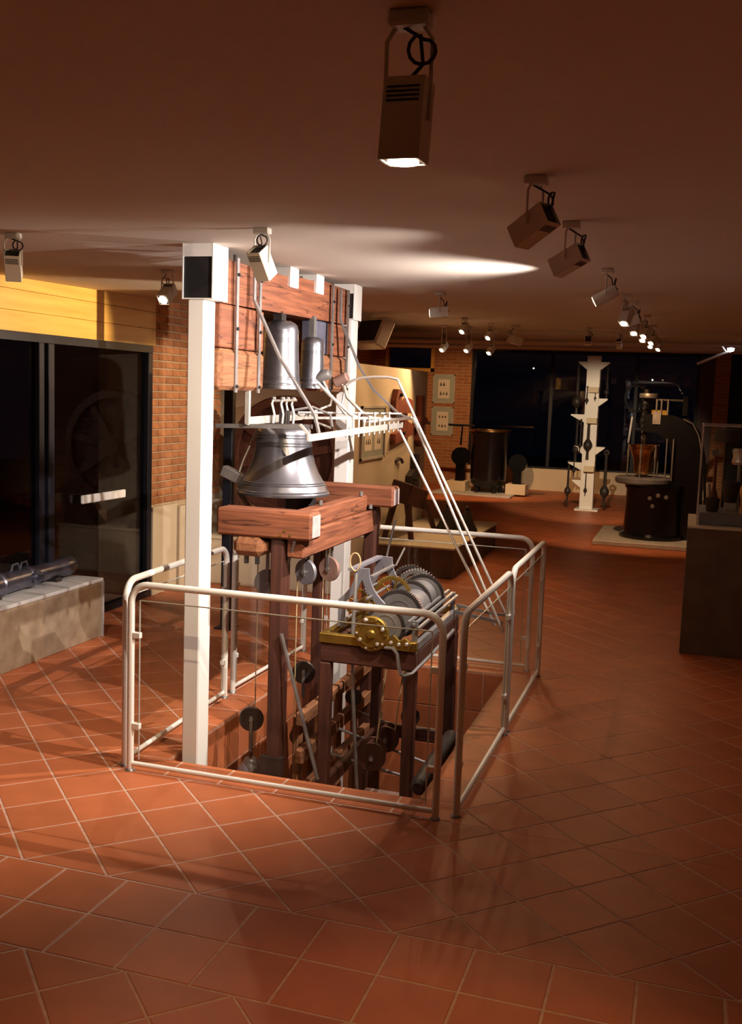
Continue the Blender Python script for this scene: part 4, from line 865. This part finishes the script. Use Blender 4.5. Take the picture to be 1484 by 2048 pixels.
tag(MB().prism([(2.08+.1*math.cos(a), .62+.14*math.sin(a)) for a in [2*PI*i/16 for i in range(16)]], 'y', 15.8, 15.95).box((2.0, 15.82, 0), (2.16, 15.94, .55)).box((2.16, 15.84, .66), (2.34, 15.9, .74)).build('sand_pump', 'iron_dk'), 'dark cast iron pump by the far window sill', 'pump')

# ------------------------------------------------------------------ display case on the aisle
t = thing('case_pedestal', 'tall brown stone pedestal under the glass case', 'pedestal', (2.6, 4.9, 0))
MB().box((2.14, 4.5, 0), (3.2, 5.35, .925), .004).build('body', 'darkstone', t); MB().box((2.137, 4.497, .925), (3.203, 5.353, .94)).build('top_edge', 'panel', t)
gc = thing('glass_case', 'clear glass display case with pale edges on the pedestal', 'display case', (2.65, 4.9, .94))
X0, X1, Y0, Y1, Z0, Z1 = 2.20, 3.10, 4.60, 5.25, .94, 1.66
MB().box((X0+.01, Y0+.01, Z0), (X1-.01, Y1-.01, Z0+.09), .004).build('inner_base', 'plate', gc)
for a, b in (((X0, Y0, Z0), (X1, Y0+.006, Z1)), ((X0, Y1-.006, Z0), (X1, Y1, Z1)), ((X0, Y0+.006, Z0), (X0+.006, Y1-.006, Z1)), ((X1-.006, Y0+.006, Z0), (X1, Y1-.006, Z1)), ((X0, Y0, Z1), (X1, Y1, Z1+.006))): MB().box(a, b).build('pane', 'glass', gc)
for a, b in (((X0, Y0), (X1, Y0)), ((X0, Y0), (X0, Y1)), ((X0, Y1), (X1, Y1))): MB().cyl((*a, Z1+.004), (*b, Z1+.004), .007, 6).build('edge_strip', 'stone_top', gc)
for x, y in ((X0, Y0), (X0, Y1)): MB().cyl((x, y, Z0), (x, y, Z1), .005, 6).build('edge_strip', 'stone_top', gc)
zb = Z0+.09
def small(name, label, cat, prof, x, y, z, m_, extra=None, em='iron'):
    t = thing(name, label, cat, (x, y, z), 'pieces in the glass case'); MB().lathe(prof, (x, y, z), 20).build('body', m_, t)
    if extra: extra(x, y, z).build('fitting', em, t)
small('casting_funnel', 'dark funnel cup at the front of the glass case', 'cup', [(.001, 0), (.04, 0), (.055, .10), (.048, .10), (.035, .01), (.001, .01)], 2.30, 4.75, zb, 'iron_dk', lambda x, y, z: MB().cyl((x-.02, y, z+.08), (x-.03, y, z+.2), .008, 8))
small('dark_mortar', 'dark flared mortar on a cream block in the case', 'mortar', [(.001, .06), (.045, .06), (.05, .10), (.075, .22), (.065, .22), (.04, .12), (.001, .11)], 2.43, 4.9, zb, 'iron_dk', lambda x, y, z: MB().box((x-.04, y-.04, z), (x+.04, y+.04, z+.06)), 'paper')
small('silver_pulley', 'bright metal pulley hung in the upper glass case', 'pulley', [(.001, 0), (.05, 0), (.06, .02), (.05, .06), (.06, .10), (.05, .12), (.001, .12)], 2.48, 5.0, zb+.34, 'iron_lt', lambda x, y, z: MB().cyl((x, y, z-.34), (x, y, z), .012, 8))
small('pointed_spindle', 'reddish cone on a tall rod in the glass case', 'spindle', [(.001, 0), (.05, 0), (.045, .05), (.012, .16), (.010, .45), (.001, .45)], 2.31, 5.0, zb, 'redwood', lambda x, y, z: MB().box((x-.03, y-.02, z+.40), (x+.03, y+.02, z+.44)))
small('toothed_block', 'dark toothed block on a stalk high in the glass case', 'gear block', [(.001, .50), (.09, .50), (.09, .60), (.001, .60)], 2.38, 5.12, zb, 'iron_dk', lambda x, y, z: MB().cyl((x, y, z), (x, y, z+.50), .012, 8), 'iron_dk')
small('bronze_vase', 'tall bronze vase at the frame edge in the glass case', 'vase', [(.001, 0), (.04, 0), (.03, .06), (.05, .16), (.03, .24), (.04, .27), (.001, .27)], 2.53, 4.8, zb, 'bronze', lambda x, y, z: MB().cyl((x, y, z+.27), (x, y, z+.30), .02, 10))
